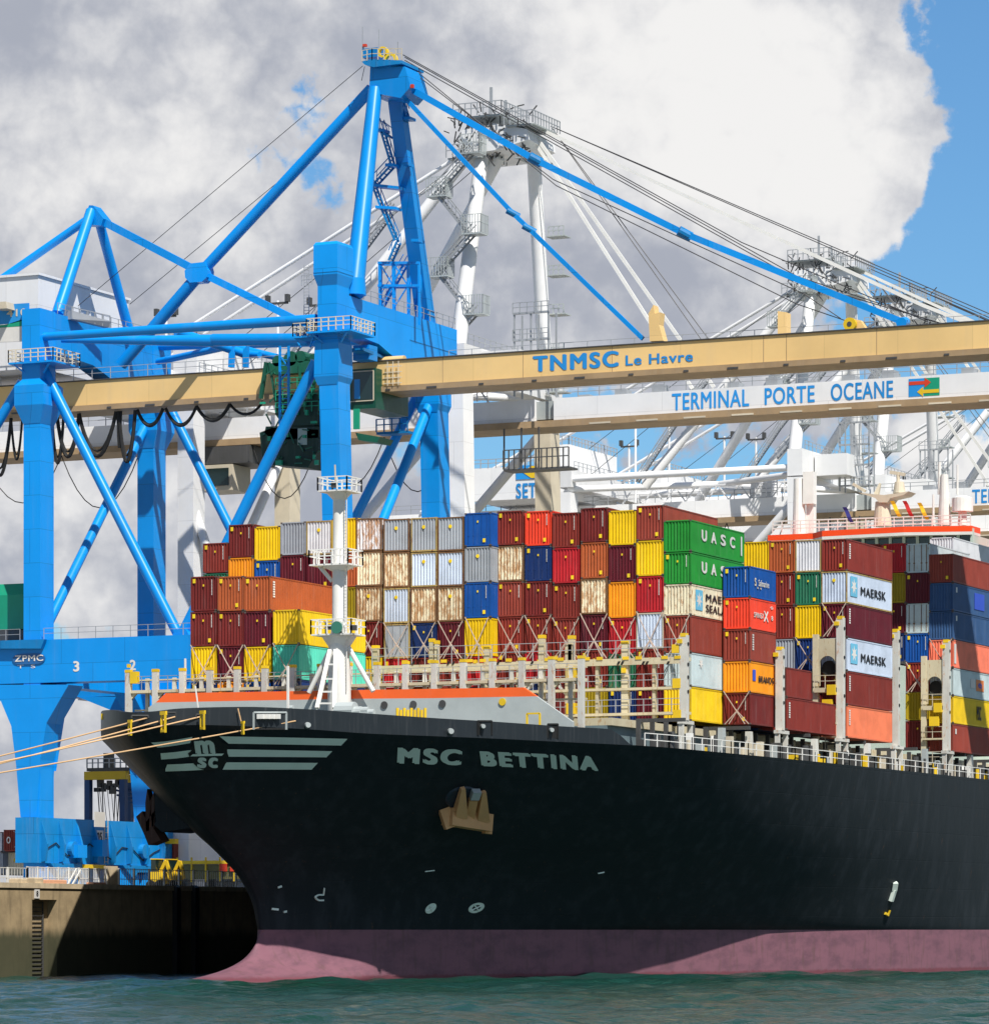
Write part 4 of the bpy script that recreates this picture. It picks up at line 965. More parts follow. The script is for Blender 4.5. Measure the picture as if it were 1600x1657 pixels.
# --- seventh bay at the right edge
Y7 = 57.7; G7 = 'containers in the rearmost visible bay at the right edge'
tx7 = multi(sq(5.3, 6.6, 1.0, 1.9, M_WTXT), sq(7.0, 9.4, .8, 1.9, paint('logo_orange', (.8, .22, .05), .5, 0, .1)), T('e', 7.6, 8.8, 1.1, 1.6, M_LOGOB, .03))
b7 = [(1388, 1426, [(880, 'rb'), (928, 'gy'), (977, 'dr')]), (1427, 1464, [(879, 'cr'), (927, 'oy'), (976, 'mr'), (1025, 'nv')]), (1465, 1503, [(879, 'pg', rs(.3, front='door')), (927, 'mr'), (976, 'pg', rs(.3, front='door')), (1025, 'bl'), (1072, 'rb'), (1120, 'oy'), (1166, 'dr')]),
      (1503, 1541, [(896, 'br'), (943, 'sl', dict(texts=multi(sq(6.5, 9.6, .6, 2.2, M_LOGOB), sq(.8, 1.2, 1.8, 2.3, M_WTXT)))), (989, 'sl', dict(texts=sq(.8, 1.2, 1.8, 2.3, M_WTXT), desc='darker slate blue')), (1035, 'sa', dict(texts=sq(.3, .9, .4, 2.3, M_WTXT))), (1081, 'pg', dict(texts=tx7)), (1126, 'yd', dict(texts=T('MSC', 7.2, 8.6, .6, 2.0, M_KTXT, .04))), (1171, 'br', dict(texts=sq(.6, 1.0, 1.7, 2.2, M_WTXT)))])]
for i, (a, b, tp) in enumerate(b7):
    column('b7', a, b, Y7, tp, tp[-1][0]+46, where=['innermost stack, rearmost bay', 'crimson topped stack, rearmost bay', 'grey doored stack, rearmost bay', 'outermost stack, rearmost bay'][i], group=G7)
zw = P(1530, 892, 72.3).z; container(P(1505, 880, 72.3).x-WID+2.4, 72.3, zw-1.2, 2.6, 'wh', 'white container with a blue end behind the rearmost brown one', G7, rust=.02)

# lashing rods crossed over the container ends above the lashing bridges
random.seed(11)
def xrods(px0, px1, t0, b0, y, parent):
    mb = MB(); a, b, c, d = P(px0+1, t0, y), P(px1-1, t0, y), P(px0+9, b0, y-1.1), P(px1-9, b0, y-1.1)
    mb.tube(a+Vector((0, -.08, 0)), d, .045, 6).tube(b+Vector((0, -.12, 0)), c, .045, 6)
    e = a.lerp(d, .55); f = b.lerp(c, .55); mb.tube(e, d+Vector((.35, 0, 0)), .05, 6).tube(f, c-Vector((.35, 0, 0)), .05, 6)
    mb.build('lashing_rod', M_ROD, parent)
for a, b, tp in b3[6:]:
    xrods(a, b, tp[3][0]-1, 1066, (Y3a if b < 800 else Y3)-.02, bridge2)
for a, b, tp in b1[:3]: xrods(a, b, 1044, 1108, Y1-.02, front)
xrods(441, 485, 1041, 1108, Y1-.02, front); xrods(1170, 1214, 1119, 1172, x20-.02, bridge2); xrods(1329, 1370, 976, 1030, Y5-.02, bridge2)
xrods(1286, 1328, 1032, 1085, Y5-.02, bridge2); xrods(1503, 1541, 1034, 1085, Y7-.02, bridge2); xrods(1465, 1503, 1072, 1120, Y7-.02, bridge2)

# ================================================================== QUAYSIDE CRANES
def prism_px(pts, y, dy): return ([P(a, b, y) for a, b in pts], (0, dy, 0))
def leg_secs(mb, cx_t, cx_b, y, wx, wy, zt, zb, y_b=None):
    yb_ = y if y_b is None else y_b
    mb.loft([[(c+i*wx/2, yy+j*wy/2, z) for i, j in ((-1, -1), (1, -1), (1, 1), (-1, 1))] for c, yy, z in ((cx_b, yb_, zb), (cx_t, y, zt))])
VW, VL, YN, YF = -35.0, -68.3, 37.0, 59.8; YM = 48.4
bc = empty('gantry_crane', (-50, YM, 7.5), 'tall bright blue ship to shore crane with yellow boom over the ship', 'crane', 'ship to shore cranes on the quay')
BT, BB = 60.35, 57.75
# boom with text, rails and fittings
BX0, BX1 = -96, 46
bm = MB().loft([[(x, YM-2.1, BT), (x, YM+2.1, BT), (x, YM+2.1, BB), (x, YM-2.1, BB)] for x in (BX0, BX1)])
boom = bm.build('boom', M_YBOOM, bc)
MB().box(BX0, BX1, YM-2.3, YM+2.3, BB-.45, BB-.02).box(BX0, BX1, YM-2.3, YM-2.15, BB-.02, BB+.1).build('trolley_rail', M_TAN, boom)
MB().box(BX0, BX1, YM-2.25, YM+2.25, BT+.02, BT+.12).build('boom_walkway', M_STEEL, boom)
mb = MB(); mb.rail([(BX0, YM-2.1, BT+.1), (-37, YM-2.1, BT+.1)], 1.2, 2.2, .03); mb.rail([(-29, YM+2.0, BT+.1), (BX1, YM+2.0, BT+.1)], 1.2, 2.5, .03); mb.build('boom_rail', M_RAIL, boom)
mb = MB()
for i in range(27): x = BX0+3+i*5.3+(i % 3)*.4; mb.box(x, x+.5+.6*(i % 3 == 0), YM-2.36, YM-2.0, BB-.35, BB-.18)
mb.build('rail_clamp', M_STEEL, boom)
mb = MB()
for px in (716, 846, 990, 1235, 1272, 1418): x = P(px, 600, 46.3).x; mb.box(x, x+.05, YM-2.12, YM-2.1, BB+.1, BT)
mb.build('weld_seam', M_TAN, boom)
ty = YM-2.13
def boom_text(body, px0, px1, pb0, pt0, parent, y, mat, bold):
    a, b = P(px0, pb0, y), P(px1, pb0, y); z0 = P(px0, pb0, y).z; z1 = P(px0, pt0, y).z
    return letters('boom_lettering', body, lambda u, v: (a.x+(b.x-a.x)*u, y, z0+(z1-z0)*v), mat, parent, bold, nrm=(0, -1, 0))
boom_text('TNMSC', 862, 1001, 602, 576, boom, ty, M_LETBLUE, .045); boom_text('Le Havre', 1012, 1121, 591.5, 575, boom, ty, M_LETBLUE, .025)
for px, py, c in ((1060, 545, M_YBOOM), (1265, 535, M_YBOOM)):
    v = P(px, py, YM-1.5); MB().prism([P(px-9, py+7, YM-1.5), P(px-11, py-38, YM-1.5), P(px-3, py-52, YM-1.5), P(px-1, py-38, YM-1.5), P(px+8, py-40, YM-1.5), P(px+6, py-20, YM-1.5), P(px+13, py+6, YM-1.5)] if px < 1100 else
        [P(px-7, py+7, YM-1.5), P(px-7, py-32, YM-1.5), P(px+7, py-30, YM-1.5), P(px+7, py+6, YM-1.5)], (0, 1.2, 0)).build('boom_lug', M_YBOOM, boom)
v = P(1374, 524, YM-1.6); sh = MB().tube(v, v+Vector((0, .5, 0)), .62, 22).build('sheave', M_YEL, boom); MB().tube(v-Vector((0, .03, 0)), v+Vector((0, .53, 0)), .24, 14).build('sheave_hub', M_STEEL, boom)
MB().prism([P(1374, 515, YM-1), P(1392, 518, YM-1), P(1400, 531, YM-1), P(1366, 533, YM-1)], (0, 1, 0)).build('sheave_bracket', M_YBOOM, boom)
mb = MB(); x = P(634, 600, 46).x; y = YM-2.4
for i in range(4): mb.box(x-.9+i*.05, x+1.1, y-.04, y, BB+.3+i*.55, BB+.38+i*.55)
for i in range(3): mb.box(x-.5+i*.6, x-.42+i*.6, y-.05, y-.01, BB+.1, BT-.1)
mb.build('access_ladder', M_CREAM, boom)
MB().tube((P(640, 575, YM).x-1.6, YM-1.2, BT+.1), (P(640, 575, YM).x+1.6, YM-1.2, BT+.1), .5, 14).build('boom_hinge', M_YBOOM, boom)
MB().box(BX1-8, BX1, YM-2.7, YM-2.2, BB-.1, BT-.6).build('boom_tip_box', M_YBOOM, boom)
# legs
lg = MB()
def wleg(y, px_t, px_b, name='leg'):
    ct, cb_ = P(px_t, 560, y-1.3).x, P(px_b, 830, y-1.3).x; zt, zb = 62.0, P(px_b, 830, y-1.3).z; k = (cb_-ct)/(zt-zb); c0 = cb_+k*(zb-8.5)*.6
    mb = MB(); leg_secs(mb, ct, c0, y, 2.05, 2.5, zt, 8.2); o = mb.build(name, M_BLUE, bc); return ct, o
ctn, wl1 = wleg(YN, 529.5, 538.5); ctf, wl2 = wleg(YF, 692, 698)
for y, ct, pxl, pxr in ((YN, ctn, 505, 542), (YF, ctf, None, None)):
    if pxl:
        MB().loft([[(ct+i*a, y+j*b, z) for i, j in ((-1, -1), (1, -1), (1, 1), (-1, 1))] for a, b, z in ((1.05, 1.3, 61.8), (1.05, 1.3, 66.4), (1.3, 1.7, 67.4), (1.3, 1.7, 70.3), (1.15, 1.5, 70.6))]).build('leg_head', M_BLUE, bc)
        MB().box(ct-1.33, ct+1.33, y-1.73, y+1.73, 67.6, 67.66).build('head_seam', M_BLUED, bc)
    MB().loft([[(ct+i*a, y+j*b, z) for i, j in ((-1, -1), (1, -1), (1, 1), (-1, 1))] for a, b, z in ((1.06, 1.3, 56.8), (1.35, 1.5, 57.6), (1.3, 1.45, 60.8), (1.1, 1.3, 61.4))]).build('leg_gusset', M_BLUE, bc)
def lleg(y):
    mb = MB(); leg_secs(mb, VL, VL, y, 1.95, 2.6, 58, 8.3); o = mb.build('leg', M_BLUE, bc)
    MB().loft([[(VL+i*a, y+j*b, z) for i, j in ((-1, -1), (1, -1), (1, 1), (-1, 1))] for a, b, z in ((1.0, 1.35, 54.8), (1.7, 1.9, 56.6), (1.7, 1.9, 58.6), (1.05, 1.5, 59.2), (1.05, 1.5, 66.3))]).build('leg_gusset', M_BLUE, bc)
    return o
lleg(YN); lleg(YF)
# sill girders joining near and far legs high up
def girder(x, z0, z1, y0, y1, name='upper_sill_girder'):
    mb = MB(); y = (y0+y1)/2
    mb.prism([(x-1.0, y0, z1), (x-1.0, y1, z1), (x-1.0, y1, z0+1.0), (x-1.0, y1-3.5, z0+1.0), (x-1.0, y1-6, z0), (x-1.0, y0+12.5, z0), (x-1.0, y0+9, z0+.9), (x-1.0, y0, z0+1.3)], (2.0, 0, 0))
    return mb.build(name, M_BLUE, bc)
gw = girder(-35.1, 61.0, 65.75, YN-1, YF+3.2); gl_ = girder(VL, 61.0, 66.2, YN, YF+2.4)
MB().box(-34.12, -34.06, 52, YF+3.2, 63.2, 63.26).build('girder_seam', M_BLUED, gw)
mb = MB()
for y in (44.0, 55.5): mb.box(-36.0, -34.2, y-.9, y+.9, BT-.2, 61.6)
mb.build('boom_hanger', M_BLUE, gw)
MB().rail([(-34.2, YN+2, 65.8), (-34.2, YF+3, 65.8)], 1.1, 1.5, .03).rail([(VL+1, YN+2, 66.2), (VL+1, YF+2, 66.2)], 1.1, 1.5, .03).build('girder_rail', M_RAIL, bc)
# platforms round the legs
def ring_platform(cx, y, z, w, d, name='leg_platform'):
    p_ = MB().box(cx-w, cx+w, y-d, y+d, z-.18, z).build(name, M_BLUE, bc); MB().rail([(cx-w, y-d, z), (cx+w, y-d, z), (cx+w, y+d, z), (cx-w, y+d, z), (cx-w, y-d, z)], 1.25, .8, .045, (.35, .68)).build('platform_rail', M_CREAM, p_)
    mb = MB()
    for i in (-1, 1): mb.bar((cx+i*w*.8, y-d+.2, z-.2), (cx+i*w*.4, y-d*.7, z-1.1), .15, .15)
    mb.build('platform_bracket', M_BLUE, p_)
ring_platform(ctn+.6, YN+.4, 61.9, 2.4, 2.6); ring_platform(VL+.4, YN+.4, 60.9, 2.6, 2.6); ring_platform(ctn-2.6, YN, 61.7, 1.2, 1.2)
MB().prism([P(588, 562, 41), P(636, 582, 50), P(636, 586, 50), P(588, 567, 41)], (-1.5, 0, 0)).build('side_walkway', M_BLUED, bc)
# tie tubes near and far, bracing between
def T_(name, a, b, r, r2=None, mat=None, n=16, parent=None): return MB().tube(a, b, r, n, r2).build(name, mat or M_BLUET, parent or bc, smooth=False)
def smoothT(*a, **k): o = T_(*a, **k); smooth_by_angle(o, 40); return o
smoothT('tie_tube', P(66, 545, YN-.6), P(512, 516.5, YN-.6), .42, .52)
smoothT('tie_tube', P(345, 550, YN+3), P(500, 549, YN+1.5), .62, .6); smoothT('tie_tube', P(100, 550, YN+1), P(345, 551, YN+3), .28, .62)
smoothT('plan_brace', P(285, 536, YN+5), P(398, 573, YM+1), .45, .45); smoothT('plan_brace', P(256, 585, YF-3), P(372, 560, YM+2), .36, .36)
smoothT('plan_brace', P(372, 560, YM+2), P(448, 578, YM+1), .4, .35); smoothT('plan_brace', P(398, 573, YM+1), P(420, 574, YM), .45, .3); smoothT('tie_tube', P(240, 560, YF), P(700, 548, YF), .5)
mb = MB()
for px in (373, 396): mb.prism([P(px-3, 566, YM-1), P(px+4, 558, YM-1), P(px+3, 594, YM-1), P(px-4, 594, YM-1)], (0, .5, 0))
mb.build('tube_support', M_BLUE, bc)
# portal beams, tapered lower legs, sill on bogies
ZP0, ZP1 = 28.75, 33.05
for y in (YN, YF):
    pb_ = MB().box(-96, -34.2, y-1.35, y+1.35, ZP0, ZP1).build('portal_beam', M_BLUE, bc)
    MB().rail([(-96, y-1.3, ZP1), (VL-1.4, y-1.3, ZP1)], 1.15, 1.6, .03).rail([(VL+1.4, y-1.3, ZP1), (-37, y-1.3, ZP1)], 1.15, 2.0, .03).build('portal_rail', M_RAIL, pb_)
    dyv = P(0, 0, y).x-P(0, 0, YN).x
    pts = [(-62, 1108), (2, 1134), (19, 1175), (27, 1240), (34, 1326), (60, 1326), (66, 1230), (76, 1170), (112, 1108)]
    a = [P(px, py, YN-1.3) for px, py in pts]; a = [Vector((q.x, y-1.35, q.z)) for q in a]
    MB().prism([Vector((q.x, y-1.4, max(15.3, q.z-.02))) for q in a], (0, 2.8, 0)).build('lower_leg', M_BLUE, bc)
MB().prism([(VL-1, YN+1.4, 33), (VL-1, YF-1.4, 33), (VL-1, YF-1.4, 20), (VL-1, YF-3.2, 26), (VL-1, YF-6, 28.6), (VL-1, YN+6, 28.6), (VL-1, YN+3.2, 26), (VL-1, YN+1.4, 20)], (2.2, 0, 0)).build('side_portal_beam', M_BLUE, bc)
MB().prism([Vector((P(px, 1100, YN-1.45).x, YN-1.45, P(px, py, YN).z)) for px, py in ((-20, 1040), (76, 1037), (70, 1052), (-14, 1052))], (0, -.5, 0)).build('beam_ledge', M_BLUED, bc)
for txt, px, py in (('3', 123.5, 1087), ('2', 215, 1085), ('1', 300, 1083)):
    hw = 1.8 if txt == '1' else 5; a, b = P(px-hw, py, YN-1.36), P(px+hw, py, YN-1.36); z0 = P(px, py, YN-1.36).z; letters('beam_numeral', txt, lambda u, v: (a.x+(b.x-a.x)*u, YN-1.37, z0+1.05*v), M_WTXT, bc, .04, nrm=(0, -1, 0))
a, b = P(24, 1071, YN-1.5), P(70, 1071, YN-1.5); letters('beam_lettering', 'ZPMC', lambda u, v: (a.x+(b.x-a.x)*u, YN-1.5, a.z+.62*v), M_WTXT, bc, .02, nrm=(0, -1, 0))
pl = MB(); n = 18; c = P(47, 1066.5, YN-1.42); pl.prism([c+Vector((1.9*math.copysign(abs(math.cos(2*math.pi*i/n))**.5, math.cos(2*math.pi*i/n)), 0, .55*math.sin(2*math.pi*i/n))) for i in range(n)], (0, -.05, 0)); pl.build('name_plate', paint('plate_blue', (.02, .12, .33), .5, 0, .2), bc)
a = P(28, 1082, YN-1.4); letters('beam_lettering', 'T  S', lambda u, v: (a.x+2.1*u, YN-1.4, a.z+.35*v), M_WTXT, bc, 0, nrm=(0, -1, 0))
M_KTXT2 = M_CABLE
for x in (VL, -35.4):
    sb = MB().box(x-1.2, x+1.2, YN-2.5, YF+2.5, 10.7, 15.25).build('bogie_beam', M_BLUED, bc)
    mb = MB()
    for k in range(8): y = YN-1.5+k*3.4; mb.prism([(x+1.2, y, 15.0), (x+1.9, y, 12.6), (x+1.7, y, 10.9), (x+1.2, y, 10.8)], (0, .28, 0))
    mb.build('stiffener_rib', M_BLUED, sb)
    for k in range(4):
        yc = (YN+1.2, YN+7.2, YF-7.2, YF-1.2)[k]
        b_ = MB().prism([(x-1.0, yc-2.7, 8.3), (x-1.0, yc-2.5, 9.7), (x-1.0, yc-.8, 10.65), (x-1.0, yc+.8, 10.65), (x-1.0, yc+2.5, 9.7), (x-1.0, yc+2.7, 8.3)], (2.1, 0, 0)).build('bogie', M_BLUE, bc)
        mb = MB()
        for j in (-2, -.7, .7, 2): mb.tube((x+1.12, yc+j, 8.0), (x+1.3, yc+j, 8.0), .42, 14)
        mb.build('wheel', M_STEEL, b_)
    for yc in (YN+4.2, YF-4.2):
        MB().prism([(x-.6, yc-4.4, 10.7), (x-.6, yc-2.2, 9.3), (x-.6, yc-1.2, 10.0), (x-.6, yc+1.2, 10.0), (x-.6, yc+2.2, 9.3), (x-.6, yc+4.4, 10.7)], (2.1, 0, 0)).build('equaliser_beam', M_BLUED, sb)
        MB().tube((x+1.2, yc, 12.2), (x+1.75, yc, 12.2), .75, 20).build('pivot_boss', M_BLUED, sb)
    mb = MB()
    for k in range(7): mb.bar((x+1.3, YF-12, 11.0+k*.6), (x+1.3, YF-11.3, 11.0+k*.6), .05, .05)
    mb.bar((x+1.3, YF-12, 10.8), (x+1.3, YF-12, 15.3), .06, .06).bar((x+1.3, YF-11.3, 10.8), (x+1.3, YF-11.3, 15.3), .06, .06); mb.build('bogie_ladder', M_CREAM, sb)
    yq = Q(153, 1350, x+1.25).y; MB().box(x+1.2, x+1.3, yq, yq+1.7, 12.9, 14.2).build('control_cabinet', M_WTXT, sb)
    mb = MB(); mb.path([(x+1.3, YN-1+i*2.2, 12.0+.8*math.sin(i*1.9)) for i in range(12)], .06, 5); mb.build('hydraulic_hose', M_BLACKR, sb)
    MB().box(x+1.2, x+2.4, 45.5, 46.6, 11.5, 13.2).box(x+1.2, x+2.2, 41, 42.8, 11.3, 12.6).build('drive_motor', M_BLUE, sb)
    MB().box(x+1.25, x+1.9, 43, 47, 10.2, 10.65).build('buffer', M_YEL, sb)
a = Q(153, 1362, VL+1.35); letters('bogie_lettering', '105', lambda u, v: (VL+1.33, a.y+.15+1.4*u, 13.1+.9*v), M_KTXT2, bc, .03, nrm=(1, 0, 0))
# V bracing under the upper works
def V(name, a, b, w=1.05): return smoothT(name, a, b, w/2)
V('v_brace', P(72, 600, YN), P(290, 1030, YN), 1.05); V('v_brace', P(512, 585, YN), P(293, 1032, YN), 1.15)
V('v_brace', P(265, 640, YF), P(468, 1046, YF), 1.0); V('v_brace', P(675, 640, YF), P(470, 1046, YF), 1.0)
V('side_brace', Vector((VL, YF-1, 57.5)), Vector((VL, YN+1, 34)), 1.0); V('side_brace', P(36, 618, YN), P(-20, 712, YN), 1.0)
V('side_brace', Vector((ctf, YF-1, 57.5)), Vector((-34.6, YN+1, 34)), 1.0)
MB().prism([P(278, 1030, YN-.7), P(284, 1018, YN-.7), P(300, 1018, YN-.7), P(309, 1033, YN-.7)], (0, 1.4, 0)).build('brace_node', M_BLUE, bc)
# A frame
fa = P(572, 470, YN+3); fb = Vector((-35, YF-2.2, 65.7)); ta = Vector((P(608, 150, YM-1.5).x, YM-1.6, P(608, 150, YM).z)); tb_ = Vector((P(640, 150, YM+2).x, YM+2.2, P(640, 150, YM).z))
smoothT('a_frame_leg', Vector((fa.x, fa.y, 66.0)), ta, .98, .70); MB().bar(Vector((fb.x, fb.y, 65.6)), tb_, 1.5, 1.5, 1.35, 1.3).build('a_frame_leg', M_BLUE, bc)
smoothT('leg_collar', Vector((fa.x, fa.y, 66.0)), Vector((fa.x, fa.y, 67.6)), 1.25, 1.15)
mb = MB(); mb.prism([P(597, 152, YM-2), P(599, 107, YM-2), P(655, 107, YM-2), P(664, 140, YM-2), P(648, 158, YM-2), P(616, 152, YM-2)], (0, 4, 0)); head = mb.build('apex_head', M_BLUE, bc)
mb = MB(); mb.prism([P(585, 99, YM-2.6), P(600, 95, YM-2.6), P(650, 97, YM-2.6), P(650, 102, YM-2.6), P(604, 108, YM-2.6), P(590, 104, YM-2.6)], (0, 5, 0)); mb.cb(P(604, 87, YM), 1.7, 1.6, .9); mb.cb(P(617, 88, YM+1), .8, 1, 1.1); mb.build('apex_platform', M_BLUED, head)
for px, py, r in ((632, 97, .75), (620, 84, .55)):
    v = P(px, py, YM-1.4); n = 20; m_ = MB().loft([[v+Vector((r*k*math.cos(2*math.pi*i/n), dy, r*k*math.sin(2*math.pi*i/n))) for i in range(n)] for k, dy in ((1, -.2), (1, .2), (.6, .2), (.6, -.2), (1, -.2))], cap=False); m_.build('rope_sheave', M_YEL, head)
mb = MB(); mb.rail([P(586, 99, YM-2.6), P(602, 96, YM-2.6), P(650, 96, YM-2.6)], 1.1, .6, .04); mb.build('platform_rail', M_CREAM, head)
mb = MB()
for px, t0, t1, r in ((586.5, 95, 43, .025), (613, 86, 47, .03), (643.5, 90, 67, .03), (588, 90, 75, .05)): mb.bar(P(px, t0, YM), P(px, t1, YM), r*2, r*2)
mb.build('whip_aerial', M_RAIL, head); MB().cb(P(590.5, 73, YM), .35, .35, .25).build('aviation_lamp', paint('red_lamp', (.6, .05, .02), .4, 0, .1), head); MB().cb(P(667, 139, YM-2), .3, .3, .35).build('aviation_lamp', MATS['red_lamp'], head)
# backstays, landside A frame
nd = P(325, 441, YM); ft = P(196, 590, YM)
V('backstay', P(601, 143, YM), nd, 1.15); V('backstay', nd, ft, 1.25)
mb = MB().loft([[nd+Vector((a, dy, b)) for a, b in ((-1.5, .2), (-.9, .9), (.9, .95), (1.15, .1), (1.1, -.6), (.5, -1.05), (-.9, -1.05), (-1.45, -.5))] for dy in (-.7, .7)]); mb.build('stay_node', M_BLUE, bc)
ap = P(152, 343, YM)
smoothT('rear_a_frame_leg', P(93, 508, YN+3.5), ap+Vector((0, -.6, 0)), .62, .55); smoothT('rear_a_frame_leg', P(209, 536, YF-4), ap+Vector((0, .6, 0)), .55, .5)
MB().prism([ap+Vector((-1.0, -.8, -1.3)), ap+Vector((-.1, -.8, .6)), ap+Vector((.35, -.8, .55)), ap+Vector((1.6, -.8, -.9)), ap+Vector((1.3, -.8, -1.6))], (0, 1.6, 0)).build('rear_apex', M_BLUE, bc)
V('rear_stay', ap+Vector((-.6, 0, -.6)), P(-60, 495, YM), .85); MB().bar(ap+Vector((1.2, 0, -1.1)), nd, .55, .75).build('rear_stay', M_BLUE, bc)
MB().bar(nd, P(505, 530, YM), .5, .7).build('rear_stay', M_BLUE, bc)
# forestays with link joints
def stay(pts, w, h):
    vs = [P(a, b, YM-.6) for a, b in pts]; mb = MB()
    for a, b in zip(vs, vs[1:]): mb.bar(a, b, .28, h)
    mb.build('forestay', M_BLUE, bc)
    for v in vs[1:-1]: MB().tube(v-Vector((.5, .35, -.3)), v+Vector((.5, .35, -.3)), h*.8, 12).build('stay_link', M_BLUED, bc)
stay([(664, 143), (866, 258), (1108, 378), (1466, 523)], .35, .62); stay([(655, 158), (830, 345), (856, 370), (1040, 548)], .3, .42)
smoothT('forestay_pin', P(1458, 522, YM-1), P(1464, 521, YM+1), .5)
mb = MB()
for pts in ([(655, 92), (1290, 447), (1520, 523)], [(655, 97), (1300, 458), (1520, 522)], [(660, 103), (900, 300), (1290, 492), (1372, 520)], [(652, 88), (1200, 392), (1500, 520)], [(660, 110), (895, 290), (1300, 475), (1360, 515)]):
    mb.path([P(a, b, YM+1.2) for a, b in pts], .05, 5)
mb.build('hoist_rope', M_CABLE, bc)
mb = MB()
for pts in ([(587, 106), (120, 500)], [(520, 236), (210, 492)], [(590, 107), (585, 130)]): mb.path([P(a, b, YM+2.5) for a, b in pts], .035, 5)
mb.build('trolley_rope', M_CABLE, bc)
# zigzag stair tower between the A frame legs and lattice cage at its foot
def P2(px, py): return P(px, py, YM+3.0)
st = MB(); zz = [(655, 193), (645, 165), (655, 193), (622, 215), (632, 265), (622, 300), (607, 303), (618, 335), (640, 388), (650, 400), (625, 420)]
for a, b in (((650, 160), (659, 190)), ((618, 208), (636, 268)), ((634, 270), (606, 300)), ((606, 302), (620, 338)), ((620, 338), (642, 390)), ((645, 392), (632, 422)), ((632, 222), (616, 210))): st.stair(P2(*a), P2(*b), .9, .05)
st.build('stair_flight', M_BLUED, bc)
mb = MB()
for a, b, w in (((614, 212), (626, 212), 1), ((603, 300), (650, 305), 1), ((612, 336), (645, 338), 1), ((643, 193), (668, 192), 1), ((655, 266), (664, 266), 1), ((670, 390), (682, 390), 1), ((628, 268), (642, 268), 1)): mb.bar(P2(*a), P2(*b), 1.4, .28)
mb.build('stair_landing', M_BLUE, bc)
cg = MB(); YC = YM+4
for px in (614, 636, 660, 678): cg.bar(P(px, 424, YC), P(px+1, 500+(px-614)*.4, YC), .22, .22); cg.bar(P(px+3, 430, YC+3), P(px+3, 500+(px-614)*.4, YC+3), .16, .16)
for py in (425, 462): cg.bar(P(612, py, YC), P(679, py, YC), .3, .25); cg.bar(P(614, py+3, YC+3), P(676, py+3, YC+3), .2, .2)
for a, b in (((614, 425), (636, 462)), ((660, 462), (636, 500)), ((636, 425), (660, 462)), ((636, 462), (618, 498))): cg.bar(P(*a, YC), P(*b, YC), .12, .12)
cg.stair(P(618, 496, YC+1.5), P(656, 428, YC+1.5), .9); cg.build('lattice_cage', M_BLUE, bc)
# machinery house and operator sign at the landward end
c0 = Q(62, 445, -72); c1 = Q(208, 497, -72)
mh = MB().box(-94, -72, c0.y, c1.y, 61.5, c0.z).build('machinery_house', M_WHITE, bc)
MB().box(-94.2, -71.8, c0.y-.2, c1.y+.2, c0.z+.01, c0.z+.25).build('house_roof', M_WHITE, mh)
MB().rail([(-94, c0.y-2.0, 64.8), (-71, c0.y-2.0, 64.8), (-71, c1.y, 64.8)], 1.2, 1.2, .04).build('house_rail', M_RAIL, mh)
yb_ = YN-1; 
def BP(px, py): return P(px, py, yb_)
MB().prism([BP(-60, 497), BP(46, 490), BP(46, 516), BP(20, 523), BP(-60, 530)], (0, .2, 0)).build('sign_blue_panel', M_LETBLUE, mh); MB().prism([BP(-60, 531), BP(10, 525), BP(38, 516), BP(38, 527), BP(-60, 535)], (0, .3, 0)).build('sign_green_band', M_GREEN2, mh)
MB().prism([BP(-60, 534), BP(36, 528), BP(36, 552), BP(-60, 556)], (0, .2, 0)).build('sign_white_panel', M_WTXT, mh)
MB().prism([BP(4, 492), BP(22, 491), BP(24, 502), BP(4, 503)], (0, -1.5, 0)).build('fan_cowl', M_CREAM, mh)
a, b = BP(11, 513), BP(43, 513); letters('sign_lettering', '410', lambda u, v: (a.x+(b.x-a.x)*u, yb_-.02, a.z+.75*v), M_CREAM, mh, .02, nrm=(0, -1, 0))
mb = MB().prism([P(116, 502, 41), P(180, 520, 46), P(176, 530, 46), P(118, 516, 41)], (-.6, 0, 0)); mb.rail([P(116, 516, 41), P(178, 530, 46)], 1.2, 1.0, .05); mb.build('mesh_screen', M_RAIL, mh)
# festoon cable loops beneath the boom
def loop(px0, px1, dip, y, r, name='festoon_cable', n=12, top=668):
    pts = []
    for i in range(n+1):
        u = i/n; a = P(px0+(px1-px0)*u, 0, y).x; z = P(px0, top-(px0)*.035, y).z; zd = dip*(1-(2*u-1)**2)/16
        pts.append((a, y, BB-.6-zd))
    return pts
for px0, px1, dip, r in ((-18, 18, 95, .18), (18, 36, 70, .12), (84, 103, 80, .16), (92, 128, 70, .2), (128, 188, 72, .2), (192, 219, 84, .2), (222, 264, 27, .18), (268, 318, 30, .16), (318, 372, 25, .18), (372, 425, 18, .14), (190, 196, 60, .12)):
    mb = MB(); mb.path(loop(px0, px1, dip, YM-1.5, r), r, 7); mb.build('festoon_cable', M_BLACKR, bc)
    mb = MB(); mb.path(loop(px0+1, px1-1, dip*.86, YM-.9, r*.6), r*.6, 6); mb.build('festoon_cable', M_BLACKR, bc)
